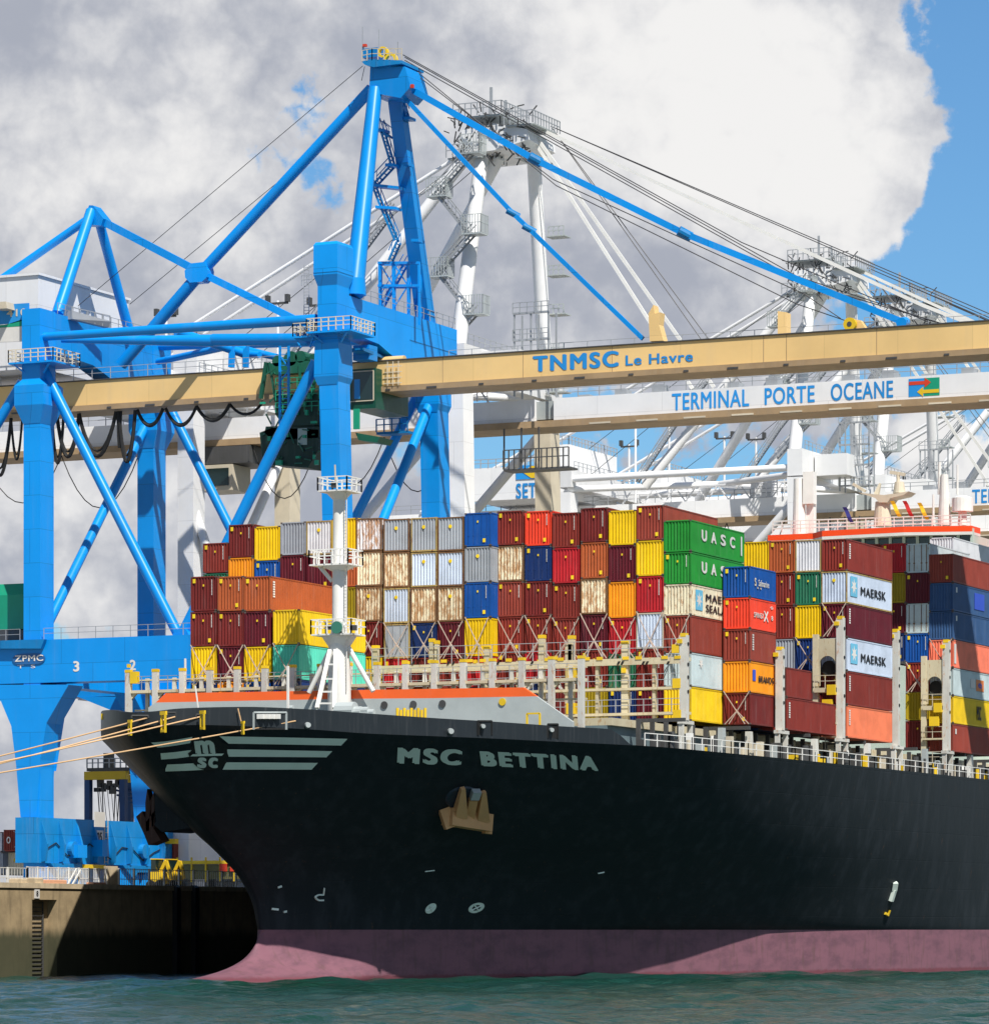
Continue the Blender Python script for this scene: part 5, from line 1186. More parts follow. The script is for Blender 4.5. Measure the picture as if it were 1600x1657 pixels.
# trolley, spreader machinery and driver's cab
ty_ = YM-3.2
def G(px, py, dy=0): return P(px, py, ty_+dy)
tr = MB(); tr.prism([G(432, 588), G(505, 583), G(518, 592), G(518, 600), G(446, 606), G(432, 604)], (0, 6.5, 0)).build('trolley_frame', M_DGREEN, bc)
trolley = bpy.data.objects['trolley_frame']
mb = MB(); mb.bar(G(431, 586), G(422, 645), .35, .35).bar(G(436, 586), G(446, 650), .2, .2).bar(G(512, 590), G(505, 640), .3, .3).bar(G(485, 590), G(487, 650), .22, .22); mb.build('trolley_hanger', M_DGREEN, trolley)
mb = MB()
for px, py, r in ((448, 584, .55), (470, 580, .75), (486, 577, .6), (507, 580, .5)): mb.tube(G(px, py), G(px, py)+Vector((0, 2.2, 0)), r, 14)
mb.build('winch_drum', M_DGREEN, trolley)
mb = MB(); mb.prism([G(446, 640), G(500, 634), G(520, 640), G(520, 690), G(460, 690), G(445, 670)], (0, 4, 0)); mb.prism([G(430, 690), G(520, 688), G(520, 708), G(440, 712), G(428, 700)], (0, 4.5, 0)); mb.build('trolley_machinery', paint('trolley_dark_green', (.004, .035, .025), .5, .1, .4), trolley)
mb = MB(); mb.prism([G(420, 700), G(440, 692), G(515, 695), G(515, 728), G(498, 757), G(440, 752), G(424, 738)], (0, 3, 0)); mb.build('headblock', MATS['trolley_dark_green'], trolley)
MB().box(G(482, 0).x, G(497, 0).x, ty_-.05, ty_, G(0, 748).z, G(0, 722).z).build('headblock_window', paint('pale_glass', (.35, .45, .42), .2, 0, .2, streak=False), trolley)
mb = MB()
for py in (628, 648, 668): mb.rail([G(446, py, -.3), G(516, py-3, -.3)], 1.0, .8, .04)
mb.build('trolley_rail', M_GREEN2, trolley)
random.seed(5); mb = MB()
for k in range(40):
    a = G(random.uniform(428, 516), random.uniform(600, 750), random.uniform(-.6, 0)); d = Vector((random.uniform(-1.2, 1.2), random.uniform(0, .5), random.uniform(-1.3, 1.3))); mb.bar(a, a+d, .12, .12)
mb.build('trolley_pipework', M_DGREEN, trolley)
mb = MB()
for k in range(16):
    a = G(random.uniform(425, 516), random.uniform(640, 752), random.uniform(-.7, -.2)); mb.cb(a, random.uniform(.2, .7), .3, random.uniform(.15, .5))
mb.build('trolley_fitting', M_GREEN2, trolley)
cabf = MB().box(G(569, 0).x, G(597, 0).x+.9, ty_-.3, ty_+7, G(0, 698).z, G(0, 636).z).build('driver_cab', paint('cab_dark_green', (.006, .07, .045), .35, 0, .3), bc)
cx1 = G(597, 0).x+.9
MB().box(G(572, 0).x, cx1-.3, ty_-.36, ty_-.3, G(0, 684).z, G(0, 641).z).build('cab_window', M_GLASS, cabf)
mb = MB(); x_a, x_b, z_a, z_b = G(571, 0).x, cx1-.2, G(0, 686).z, G(0, 640).z
for a, b in (((x_a, z_b), (x_b, z_b)), ((x_b, z_b), (x_b, z_a)), ((x_a, z_a), (x_b, z_a))): mb.bar((a[0], ty_-.4, a[1]), (b[0], ty_-.4, b[1]), .1, .1)
mb.build('window_frame', M_CREAM, cabf)
MB().box(G(576, 0).x, G(585, 0).x, ty_-.38, ty_-.36, G(0, 682).z, G(0, 652).z).build('cab_blind', M_LETBLUE, cabf)
MB().cb(G(577, 678, -.6), .6, .3, 2.0).build('cab_ladder', M_GREEN2, cabf)
MB().prism([G(575, 700), G(615, 707), G(610, 716), G(580, 712)], (0, 3, 0)).build('cab_base', M_DGREEN, cabf)
# service ladder hung beside the trolley
mb = MB()
for px in (453, 467): mb.bar(P(px, 545, YN+4), P(px, 690, YN+4), .2, .2)
for py in range(555, 690, 9): mb.bar(P(453, py, YN+4), P(467, py, YN+4), .06, .06)
for a, b in (((453, 575), (467, 595)), ((467, 600), (453, 617))): mb.bar(P(*a, YN+4), P(*b, YN+4), .12, .12)
mb.build('service_ladder', M_BLUE, bc)
mb = MB()
for px in (492, 500): mb.bar(P(px, 428, YN+2), P(px, 510, YN+2), .06, .06)
for py in range(432, 510, 5): mb.bar(P(492, py, YN+2), P(500, py, YN+2), .05, .05)
mb.rail([P(488, 462, YN+2), P(505, 460, YN+2)], 1.0, .5, .04); mb.build('caged_ladder', M_RAIL, bc)
# walkway on the far waterside leg, and green electrical house on the portal
mb = MB().box(P(630, 704, YF).x, P(680, 704, YF).x, YF-3, YF-1.4, P(640, 708, YF).z, P(640, 704, YF).z); mb.rail([(P(630, 704, YF).x, YF-3, P(640, 704, YF).z), (P(680, 704, YF).x, YF-3, P(640, 704, YF).z)], 1.3, .9, .06); mb.build('leg_walkway', M_BLUED, bc)
eh = MB().loft([[(x, YN+2+a, z) for a, z in ((0, 34.5), (0, 38.0), (.8, 39.2), (4, 39.2), (4, 34.5))] for x in (P(-90, 950, YN).x, P(34, 950, YN).x)]).build('electrical_house', M_GREEN2, bc)
MB().box(P(-90, 0, YN).x, P(34, 0, YN).x, YN+1.9, YN+6, 33.2, 34.4).build('house_base', M_STEEL, eh)

# ---------------------------------------------------------------- white cranes
WC = []
def white_crane():
    yn, yf = 65.5, 87.5; ym = 76.5; xw, xl = -35.0, -66.7; M = M_WHITE
    r = empty('gantry_crane', (-50, ym, 7.5), 'white ship to shore crane directly behind the blue crane, its boom lettered in blue', 'crane', 'ship to shore cranes on the quay')
    def tube(name, a, b, rr, r2=None, m=M_WHITET): o = MB().tube(a, b, rr, 14, r2).build(name, m, r); smooth_by_angle(o, 40); return o
    bt, bb = 59.75, 57.45
    bo = MB().box(-98, -30.5, ym-2.1, ym+2.1, bb, bt).build('rear_boom', M, r)
    bo = MB().box(-28.3, 50, ym-2.1, ym+2.1, bb, bt).build('boom', M, r)
    MB().box(-30.8, -28.0, ym-1.6, ym+1.6, bb+.2, bt-.2).build('boom_hinge', M_SHIPG, r)
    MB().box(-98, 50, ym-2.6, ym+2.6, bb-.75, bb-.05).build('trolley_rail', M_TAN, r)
    mb = MB(); mb.rail([(-98, ym-2, bt), (-36, ym-2, bt)], 1.2, 2.2, .04); mb.rail([(-28, ym-2, bt), (50, ym-2, bt)], 1.0, 2.4, .04)
    for i in range(18): x = -26+i*4.2; mb.box(x, x+1.3, ym-1, ym+.5, bt, bt+.35+.3*(i % 3))
    mb.build('boom_rail', M_RAIL, r)
    mb = MB()
    for i in range(12): x = -24+i*5.3; mb.box(x, x+2.4, ym-2.66, ym-2.6, bb-.7, bb-.52)
    mb.build('rail_plate', M_CREAM, r)
    yt = ym-2.12
    mb = MB()
    for i, (w, s_) in enumerate((('TERMINAL', (1087, 1212)), ('PORTE', (1237, 1318)), ('OCEANE', (1344, 1445)))):
        a, b = P(s_[0], 650, yt), P(s_[1], 650, yt); letters('boom_lettering', w, lambda u, v: (a.x+(b.x-a.x)*u, yt, bb+.28+1.75*v), M_LETBLUE, r, .02, nrm=(0, -1, 0))
    a, b = P(1470, 640, yt).x, P(1520, 640, yt).x; zl, zh = bb+.25, bt-.25; zm = (zl+zh)/2; am = (a+b)/2
    lg_ = MB().box(a, am, yt-.01, yt, zl, zh).build('arrow_logo', M_LETBLUE, r); MB().box(am, b, yt-.01, yt, zl, zh).build('green_half', M_GREEN2, lg_)
    def arrow(x0, x1, z, h, name, m): d = 1 if x1 > x0 else -1; hx = x1-d*h*1.3; MB().prism([(x0, yt-.02, z-h*.35), (hx, yt-.02, z-h*.35), (hx, yt-.02, z-h), (x1, yt-.02, z), (hx, yt-.02, z+h), (hx, yt-.02, z+h*.35), (x0, yt-.02, z+h*.35)], (0, -.02, 0)).build(name, m, lg_)
    arrow(a+.05, b-.9, zm+.45, .5, 'red_arrow', MATS['red_lamp']); arrow(b-.05, a+.9, zm-.45, .5, 'yellow_arrow', M_YEL)
    for y in (yn, yf):
        for x, nm in ((xw, 'leg'), (xl, 'leg')):
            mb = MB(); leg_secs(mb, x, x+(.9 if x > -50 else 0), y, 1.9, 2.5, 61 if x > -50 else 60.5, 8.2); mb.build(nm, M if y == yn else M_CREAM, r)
        pbm = MB().box(-80, -34, y-1.2, y+1.2, 28.8, 32.6).build('portal_beam', M, r)
        tube('tie_tube', (xl, y-.3, 62.3), (xw, y-.3, 62.3), .45)
        tube('v_brace', (xl, y, 50), (-60.5, y, 33), .5); tube('v_brace', (xw, y, 58.5), (-60, y, 33), .55)
    for x in (xw, xl):
        MB().prism([(x-1, yn-1, 64.6 if x > -50 else 63.5), (x-1, yf+2, 64.6 if x > -50 else 63.5), (x-1, yf+2, 61.2), (x-1, yn-1, 61.2)], (2, 0, 0)).build('upper_sill_girder', M, r)
        MB().box(x-1.1, x+1.1, yn-2.5, yf+2.5, 10.7, 15).build('bogie_beam', M, r)
        for yc in (yn, yn+6, yf-6, yf): MB().box(x-.9, x+.9, yc-2.4, yc+2.4, 7.8, 10.6).build('bogie', M_STEEL, r)
        if x < -50: tube('side_brace', (x, yn+1, 34), (x, yf-1, 57), .5)
        MB().rail([(x+1, yn, 64.6 if x > -50 else 63.5), (x+1, yf, 64.6 if x > -50 else 63.5)], 1.1, 1.4, .04).build('girder_rail', M_RAIL, r)
    # leaning A frame, heavy backstays, apex machinery
    A1, A2 = Vector((-35.6, ym-3, 86.5)), Vector((-33.0, ym+3.2, 86.8))
    f1 = tube('a_frame_leg', (-36.2, yn+2, 64), A1+Vector((-.6, 0, -1)), .85, .75); f2 = tube('a_frame_leg', (-34.2, yf-2, 64), A2, .8, .75)
    tube('backstay', (-56.5, yn+1.5, 61), A1+Vector((-1, -.5, .3)), .62, .62); tube('backstay', (-56.5, yf-2, 61), A1+Vector((.8, 1.5, -.8)), .62, .62)
    for dy in (-2.2, 2.6): tube('thin_backstay', (-92, ym+dy, 60), (-37, ym+dy*.6, 87.5), .22)
    MB().loft([[A1+Vector((a, -1.2, b)) for a, b in ((-2.6, -.8), (-2.4, 1.8), (1.4, 2.2), (5.2, 1.3), (5.4, .2), (1.6, -.6))], [A1+Vector((a, 6.8, b)) for a, b in ((-2.6, -.8), (-2.4, 1.8), (1.4, 2.2), (4.8, 1.2), (4.9, .2), (1.6, -.7))]]).build('apex_head', M, r)
    random.seed(9); mb = MB()
    for k in range(130):
        a = A1+Vector((random.uniform(-3.6, 5), random.uniform(-2.2, 1), random.uniform(-1.4, 3.6))); d = Vector((random.uniform(-1, 1), 0, random.uniform(-1.2, 1.2))); mb.bar(a, a+d, .11, .11)
    mb.build('apex_lattice', M_STEEL, r)
    mb = MB()
    for z, x0_, x1_ in ((3.1, -3.0, 2.6), (1.8, 2.9, 6.2), (-1.1, -3.8, 0), (-1.6, 4.0, 6.2)): mb.box(A1.x+x0_, A1.x+x1_, A1.y-1.6, A1.y+4, A1.z+z-.15, A1.z+z)
    mb.build('apex_platform', M_SHIPG, r); mb = MB()
    for z, x0_, x1_ in ((3.1, -3.0, 2.6), (1.8, 2.9, 6.2), (-1.1, -3.8, 0)): mb.rail([(A1.x+x0_, A1.y-2, A1.z+z), (A1.x+x1_, A1.y-2, A1.z+z), (A1.x+x1_, A1.y+5, A1.z+z)], 1.3, .7, .05)
    mb.bar(A1+Vector((.5, 0, 3)), A1+Vector((.5, 0, 6.3)), .25, .25).bar(A1+Vector((2.2, 0, 3)), A1+Vector((2.2, 0, 4.8)), .2, .2)
    mb.build('apex_rail', M_RAIL, r)
    # zigzag stairs up the waterside
    mb = MB(); lp = MB(); zs = [64, 68.2, 72.4, 76.6, 80.8, 85]; 
    for i in range(5):
        xa_, xb_ = (-38.6, -34.6) if i % 2 == 0 else (-34.6, -38.6); sx = -.1*i
        mb.stair((xa_+sx-.5, yn+3.2, zs[i]), (xb_+sx, yn+3.2, zs[i+1]), .9, .06); lp.box(xb_+sx-1.1, xb_+sx+1.1, yn+2.4, yn+4.2, zs[i+1]-.15, zs[i+1])
        lp.rail([(xb_+sx-1.1, yn+2.4, zs[i+1]), (xb_+sx+1.1, yn+2.4, zs[i+1]), (xb_+sx+1.1, yn+4.2, zs[i+1])], 1.9, .3, .035)
    mb.build('stair_flight', M_RAIL, r); lp.build('stair_landing', M_SHIPG, r)
    # lift frame beside the stairs
    mb = MB()
    for x in (-31.5, -29.6, -27.6):
        mb.bar((x, yn+6, bt), (x, yn+6, 68.5), .16, .16); mb.bar((x, yn+8, bt), (x, yn+8, 68.5), .16, .16)
    for z in (60.4, 63, 65.6, 68.4): mb.bar((-31.6, yn+6, z), (-27.5, yn+6, z), .35, .2); mb.rail([(-31.6, yn+5.8, z), (-27.5, yn+5.8, z)], 1.1, .9, .04)
    mb.build('lift_frame', M_RAIL, r)
    # forestays
    for pts in ([(-31.5, 88), (-13, 60)], [(-31.5, 88.6), (-10.6, 60)], [(-30, 88.2), (12, 67), (28, 60)]):
        for dy in (-1.2,): 
            mb = MB()
            for a, b in zip(pts, pts[1:]): mb.bar((a[0], ym+dy, a[1]), (b[0], ym+dy, b[1]), .2, .36)
            mb.build('forestay', M_SHIPW, r)
    mb = MB()
    for x1_, z1_ in ((-9, 60), (-8, 60), (30, 60), (31, 60)): mb.path([(-30, ym+1, 89), (x1_, ym+1, z1_)], .05, 5)
    for a, b in (((-37, 88), (-80, 60)), ((-37, 86), (-74, 60))): mb.path([(a[0], ym, a[1]), (b[0], ym, b[1])], .04, 5)
    mb.build('hoist_rope', M_CABLE, r)
    # machinery house with sign, floodlight poles
    hx0, hx1, hx2 = P(760, 760, 166).x, P(872, 760, 166).x, P(905, 760, 166).x
    mh = MB().box(hx0, hx1, yn+2, yf-2, 60.3, 64.6).build('machinery_house', M, r); MB().box(hx1+.02, hx2, yn+4, yf-2, 60.3, 67.4).build('machinery_house', M, r)
    MB().rail([(hx0, yn+2, 64.6), (hx1, yn+2, 64.6)], 1.1, 1.1, .05).rail([(hx1, yn+4, 67.4), (hx2, yn+4, 67.4), (hx2, yf-2, 67.4)], 1.1, 1.1, .05).build('roof_rail', M_RAIL, mh)
    xs_ = P(830, 760, 166).x; y_ = yn+1.95; zs_ = P(830, 806, 166).z-61.9
    sg = MB().box(xs_, xs_+2.6, y_-.05, y_, 64.4+zs_, 66.2+zs_).build('sign_blue_panel', M_LETBLUE, mh); MB().prism([(xs_+2.2, y_-.08, 66.1+zs_), (xs_+1.0, y_-.08, 65.3+zs_), (xs_+2.2, y_-.08, 64.5+zs_), (xs_+2.9, y_-.08, 64.5+zs_), (xs_+2.9, y_-.08, 66.1+zs_)], (0, -.02, 0)).build('yellow_arrow', M_YEL, mh)
    letters('house_lettering', 'SET', lambda u, v: (xs_+2.9*u, y_-.03, 61.9+zs_+2.0*v), M_LETBLUE, mh, .03, nrm=(0, -1, 0))
    for x, y in ((-60.5, ym-3), (-57.0, ym), (-76, ym)): 
        fp = MB().tube((x, y, bt), (x, y, 72), .16, 8).build('floodlight_pole', M, r); MB().box(x-1.2, x+1.2, y-.2, y+.2, 71.6, 71.8).box(x-1.4, x-1.0, y-.3, y+.3, 71.8, 72.6).box(x+1.0, x+1.4, y-.3, y+.3, 71.8, 72.6).build('floodlight', M_STEEL, fp)
    mb = MB()
    for x in (-44, -40): mb.rail([(x, ym-2.4, bt+.1), (x+3, ym-2.4, bt+.1)], 2.2, .8, .06, (.33, .66))
    for i in range(9):
        x = -63+i*3.0; mb.bar((x, ym-1.6, bt), (x+1.5, ym-1.6, bt+2.0), .16, .16).bar((x+1.5, ym-1.6, bt+2.0), (x+3.0, ym-1.6, bt), .16, .16)
    mb.bar((-63, ym-1.6, bt+2.0), (-36, ym-1.6, bt+2.0), .2, .2); mb.build('boom_top_truss', M, r)
    tube('plan_brace', (xw, yn, 61.5), (-50, ym, 62.0), .42); tube('plan_brace', (xw, yf, 61.5), (-50, ym, 62.0), .42); tube('plan_brace', (xl, yn, 61.0), (-50, ym, 62.0), .42)
    mb = MB(); mb.stair((-57, yn+.3, 61.5), (-49.5, yn+.3, 71.5), .8, .06, 30).stair((-49.5, yn+.3, 71.5), (-43, yn+.6, 79), .8, .06, 24); mb.build('backstay_stair', M_RAIL, r)
    mb = MB()
    for k in range(5): z = 62+k*4.2; mb.rail([(-33.6, yf-2.6, z), (-31.8, yf-2.6, z)], 1.0, .6, .05).box(-33.8, -31.6, yf-2.8, yf-1, z-.12, z)
    mb.build('leg_cage', M_SHIPG, r)
    MB().box(-33.8, -29.5, yn+3, yn+8, 61.5, 64.2).build('electrical_house', M, r); MB().box(-45, -42, ym-1.5, ym+1.5, bt+.1, bt+2.4).build('winch_house', M, r)
    # cab and spreader under the boom, service platform cage
    c = MB().box(-70, -66, ym-3.2, ym+1, 51.8, 54.6).build('driver_cab', M_CREAM, r); MB().box(-69.6, -66.4, ym-3.3, ym-3.2, 52.3, 54.2).build('cab_window', M_GLASS, c); MB().box(-72, -64, ym-3, ym+3, 54.7, 56.6).build('trolley_frame', M_STEEL, r)
    for x0_ in (-31.5,):
        g_ = MB().box(x0_-2, x0_+5.5, ym-3.4, ym-1, 52.2, 52.4); g_.rail([(x0_-2, ym-3.4, 52.4), (x0_+5.5, ym-3.4, 52.4)], 2.0, .6, .06)
        for x in (x0_-2, x0_, x0_+2): g_.bar((x, ym-3.2, 52.4), (x, ym-3.2, 56.7), .14, .14)
        g_.build('service_platform', M_STEEL, r)
    for x0_, x1_, dip in ((-98, -88, 5), (-88, -78, 6), (-64, -56, 6), (-56, -48, 5), (-48, -40, 6)):
        mb = MB(); mb.path([(x0_+(x1_-x0_)*i/10, ym-2.3, bb-.8-dip*(1-(i/5-1)**2)) for i in range(11)], .06, 5); mb.build('festoon_cable', M_BLACKR, r)
    return r
def copy_tree(o, parent=None):
    c = o.copy(); COL.objects.link(c)
    if parent: c.parent = parent; c.matrix_parent_inverse = o.matrix_parent_inverse.copy()
    for k in list(o.children): copy_tree(k, c)
    return c
w1 = white_crane()
w2 = copy_tree(w1); w2.location.y += 99.5; w2['label'] = 'white ship to shore crane further along the quay, seen under the lettered white boom'
w3 = copy_tree(w1); w3.location.y += 131; w3['label'] = 'third white ship to shore crane, behind the lettered one near the right edge'
w4 = copy_tree(w1); w4.location.y += 190; w4['label'] = 'most distant white ship to shore crane, low behind the wheelhouse masts'

# ================================================================== QUAY EDGE, YARD, ROPES
# coping lip and fence on the quay edge
cp = MB().box(QX-1.2, QX+.12, -600, LY0+.2, QZ, QZ+.42).box(QX-1.2, QX+.12, LY1-.2, 900, QZ, QZ+.42).box(QX-1.2, QX+.12, LY0+.2, LY1-.2, QZ, QZ+.42)
tag(cp.build('coping', M_COPE), 'pale concrete coping along the top of the quay wall', 'coping')
M_FENCE = paint('fence_white', (.66, .66, .64), .5, .05, .3)
M_MESH = paint('fence_grey_panel', (.52, .52, .50), .6, .05, .3)
FX = QX-1.6
def fence(px0, px1, n, py0, lab, solid=False, post=.16):
    a, b = Q(px0, 1437, FX), Q(px1, 1437, FX); zt_ = Q((px0+px1)/2, py0, FX).z
    r = empty('quay_fence', (FX, a.y, QZ), lab, 'fence', 'fences along the quay edge')
    for i in range(n+1):
        y = a.y+(b.y-a.y)*i/n; MB().box(FX-.06, FX+.06, y-post/2, y+post/2, QZ, zt_).build('post', M_FENCE, r)
    mb = MB(); N = n*7
    for i in range(N): y = a.y+(b.y-a.y)*(i+.5)/N; mb.box(FX-.015, FX+.015, y-(.05 if solid else .022), y+(.05 if solid else .022), QZ+.15, zt_-.08)
    for z in ([zt_-.06, QZ+.18, (zt_+QZ)/2]): mb.box(FX-.03, FX+.03, a.y, b.y, z-.03, z+.03)
    mb.build('fence_panel', M_FENCE if solid else M_MESH, r)
fence(-120, 44, 5, 1402, 'low white fence at the far left above the weedy quay wall')
fence(44, 176, 8, 1404, 'pale close barred fence in front of the blue crane bogies', True)
fence(192, 404, 9, 1408, 'white posted mesh fence between the bogies and the bow')
mb = MB(); mb.bar(Q(108, 1435, FX+.4), Q(124, 1406, FX+.4), .12, .12).bar(Q(114, 1437, FX+.4), Q(131, 1408, FX+.4), .12, .12); tag(mb.build('gangway_rail', M_FENCE), 'sloping white gangway rail leaning on the close barred fence', 'rail')
v = Q(183, 1437, FX); tag(MB().box(FX-.3, FX+.1, Q(173, 1437, FX).y, Q(189, 1437, FX).y, QZ+.16, Q(183, 1402, FX).z).build('gate_panel', M_COPE), 'plain beige gate panel between two lengths of fence', 'panel')
def block(name, px0, px1, py0, x, d, mat, lab, cat, zb_=QZ+.42):
    a, b = Q(px0, 1437, x).y, Q(px1, 1437, x).y; zt_ = Q((px0+px1)/2, py0, x).z; bv = .06
    mb = MB().loft([[(x-d+s_, a+s_, z), (x-s_, a+s_, z), (x-s_, b-s_, z), (x-d+s_, b-s_, z)] for s_, z in ((0, zb_), (0, zt_-bv), (bv, zt_))]); return tag(mb.build(name, mat), lab, cat)
M_PINK = paint('faded_orange_block', (.62, .33, .20), .7, 0, .4)
block('barrier_block', 77, 108, 1424, QX-.25, .7, M_PINK, 'faded orange barrier block before the close barred fence', 'barrier')
block('barrier_block', 151, 172, 1428, QX-.25, .7, M_PINK, 'smaller faded orange barrier block beside the gate panel', 'barrier')
block('bollard_base', 30, 44, 1422, QX-.1, .9, M_COPE, 'beige bollard plinth on the coping left of the barriers', 'plinth'); block('bollard_base', 57, 70, 1421, QX-.1, .9, M_COPE, 'beige bollard plinth directly above the small number plate', 'plinth')
a = Q(61.5, 1444, QX+.13); np_ = MB().box(QX, QX+.06, a.y-.4, a.y+.4, QZ-.85, QZ-.05).build('number_plate', M_WTXT); tag(np_, 'small white number plate on the quay wall above the ladder recess', 'sign')
letters('plate_digit', '8', lambda u, v: (QX+.07, a.y-.16+.32*u, QZ-.68+.46*v), M_KTXT, np_, .03, nrm=(1, 0, 0))
mb = MB(); x = QX-.75; y0_, y1_ = LY0+.4, LY1-.4
for yy in (y0_+(y1_-y0_)*.2, y0_+(y1_-y0_)*.8): mb.box(x-.06, x+.06, yy-.06, yy+.06, -1, QZ-1.1)
for i in range(22): z = -.6+i*.36; mb.box(x-.03, x+.03, y0_+(y1_-y0_)*.2, y0_+(y1_-y0_)*.8, z-.03, z+.03)
tag(mb.build('ladder', M_STEEL), 'rusty steel ladder set in the recess of the quay wall', 'ladder')
for px in (283, 313):
    v = Q(px, 1440, QX+.05); tag(MB().loft([[(QX+.0, v.y-.35, z), (QX+d, v.y-.35, z), (QX+d, v.y+.35, z), (QX+.0, v.y+.35, z)] for d, z in ((.2, QZ+.5), (.45, QZ+.3), (.45, -.5), (.2, -.6))]).build('rubber_fender', M_BLACKR), f"black rubber fender on the quay wall, {'left' if px < 300 else 'right'} one of two under the mesh fence", 'fender', 'fenders on the quay wall')

# straddle carrier beyond the bogies
SY = 70.0; s0, s1 = P(139, 1400, SY).x, P(206, 1400, SY).x; sz = P(170, 1262, SY).z
sc = empty('straddle_carrier', ((s0+s1)/2, SY, 7.4), 'tall blue straddle carrier with yellow top beam beyond the bogies', 'straddle carrier')
M_SBLUE = paint('straddle_blue', (.01, .07, .22), .45, .05, .3)
for x in (s0+.3, s1-.5):
    for y in (SY, SY+9):
        MB().box(x-.3, x+.35, y-.35, y+.35, 8.4, sz).build('leg', M_SBLUE, sc)
    MB().box(x-.45, x+.45, SY-2, SY+11, 7.9, 8.7).build('side_beam', M_SBLUE, sc)
    for k in range(4):
        MB().tube((x-.25, SY-1+k*3.6, 8.1), (x+.25, SY-1+k*3.6, 8.1), .7, 18).build('wheel', M_BLACKR, sc)
MB().box(s0, s1, SY-.4, SY+.4, sz, sz+.9).box(s0, s1, SY+8.6, SY+9.4, sz, sz+.9).build('top_beam', M_YEL, sc)
MB().box(s0+.2, s1+.6, SY-.2, SY+9, sz+.95, sz+1.3).build('top_deck', M_STEEL, sc)
MB().box(s0+2.2, s0+3.0, SY, SY+1, sz+1.3, sz+2.9).build('exhaust_stack', M_STEEL, sc)
MB().rail([(s0+.2, SY-.1, sz+1.3), (s1+.6, SY-.1, sz+1.3)], 1.0, .7, .06).build('deck_rail', M_RAIL, sc)
zs_p = sz-5.2
MB().box(s0+.9, s1-1.0, SY+.6, SY+1.2, zs_p-.3, zs_p+.15).box(s0+1.2, s0+1.9, SY+.4, SY+1.4, zs_p-.9, zs_p-.3).box(s1-2.0, s1-1.3, SY+.4, SY+1.4, zs_p-.9, zs_p-.3).build('spreader', M_YEL, sc)
mb = MB()
for k, (a, b) in enumerate(((.9, 1.3), (1.5, 1.7), (3.2, 3.0), (3.8, 3.4))): mb.bar((s0+a, SY+.9, sz), (s0+b, SY+.9, zs_p+.1), .09, .09)
for k in range(5): mb.bar((s0+1.0+k*.5, SY+1.2, sz-1.0), (s0+2.2+k*.4, SY+1.0, zs_p-4.0), .05, .05)
mb.build('hoist_rope', M_CABLE, sc)
mb = MB(); random.seed(2)
for k in range(9): mb.cb(Vector((s0+1.0+k*.38, SY+.8, sz-random.uniform(.2, 1.1))), random.uniform(.3, .7), .5, random.uniform(.4, 1.3))
mb.build('hoist_machinery', M_STEEL, sc)
mb = MB()
for k in range(4): mb.bar((s0+1.0, SY+3+k, sz-.3-k*.6), (s1-1.0, SY+3+k, sz-1.1-k*.5), .22, .22)
mb.build('cross_beam', M_SBLUE, sc)

# containers and machines standing on the yard beyond
G8 = 'containers standing on the terminal yard'
def yard(px0, py0, py1, y, code, lab, L=12.19, **k):
    v = P(px0, py0, y); zb_ = P(px0, py1, y).z; return container(v.x, y, zb_, v.z-zb_, code, lab, G8, L=L, **k)
yy = 44
yard(6, 1343, 1378, yy, 'br', 'red brown container with white lettering, above pale boxes at the far left', opts='n'); yard(-30, 1347, 1379, yy, 'wh', 'off white container at the far left edge of the yard')
yard(-28, 1380, 1416, yy, 'gy', 'grey container below the off white one at far left'); yard(-6+14, 1380, 1416, yy+1, 'cm', 'beige container under the red brown lettered one'); yard(44, 1380, 1416, yy+13, 'dr', 'dark red container seen between the crane bogies')
cdx = bpy.data.objects[[o.name for o in bpy.data.objects if o.get('label', '').startswith('red brown container with white')][0]]
letters('front_lettering', 'O', lambda u, v: (.35+.5*u, -.03, .8+.7*v), M_WTXT, cdx, .04, nrm=(0, -1, 0), loc=(0, 0, 0))
mb = MB(); mb.bar((1.2, -.03, 2.1), (2.2, -.03, 1.4), .12, .02, .3, .02).bar((2.2, -.03, 1.1), (1.3, -.03, .4), .3, .02, .1, .02); mb.build('white_swoosh', M_WTXT, cdx, loc=(0, 0, 0))
yard(249, 1366, 1410, 62, 'br', 'brick red container with yellow trim behind the hanging anchor', opts='n'); 
sp_ = MB().box(P(260, 1360, 61).x, P(286, 1360, 61).x, 60.6, 61.4, P(260, 1366, 61).z, P(260, 1358, 61).z); tag(sp_.build('spreader_beam', M_YEL), 'yellow spreader beam lying on the brick red yard container', 'spreader')
v0, v1 = P(261, 1358, 66), P(286, 1350, 66); tag(MB().loft([[(v0.x, 66, v0.z-.4), (v1.x, 66, v0.z-.4), (v1.x, 69, v0.z-.4), (v0.x, 69, v0.z-.4)], [(v0.x+.3, 66, v1.z), (v1.x-.1, 66, v1.z), (v1.x-.1, 69, v1.z), (v0.x+.3, 69, v1.z)]]).build('tarpaulin_bundle', M_WTXT), 'white tarpaulin bundle above the yellow spreader beam', 'bundle')
wx0, wx1 = P(284, 1390, 75).x, P(372, 1390, 75).x; wz = P(300, 1348, 75).z
M_SHED = paint('shed_pale_blue_grey', (.46, .49, .53), .6, .05, .3)
sh = empty('workshop_shed', ((wx0+wx1)/2, 78, 7.4), 'pale blue grey workshop shed behind the bow, small dark door', 'shed')
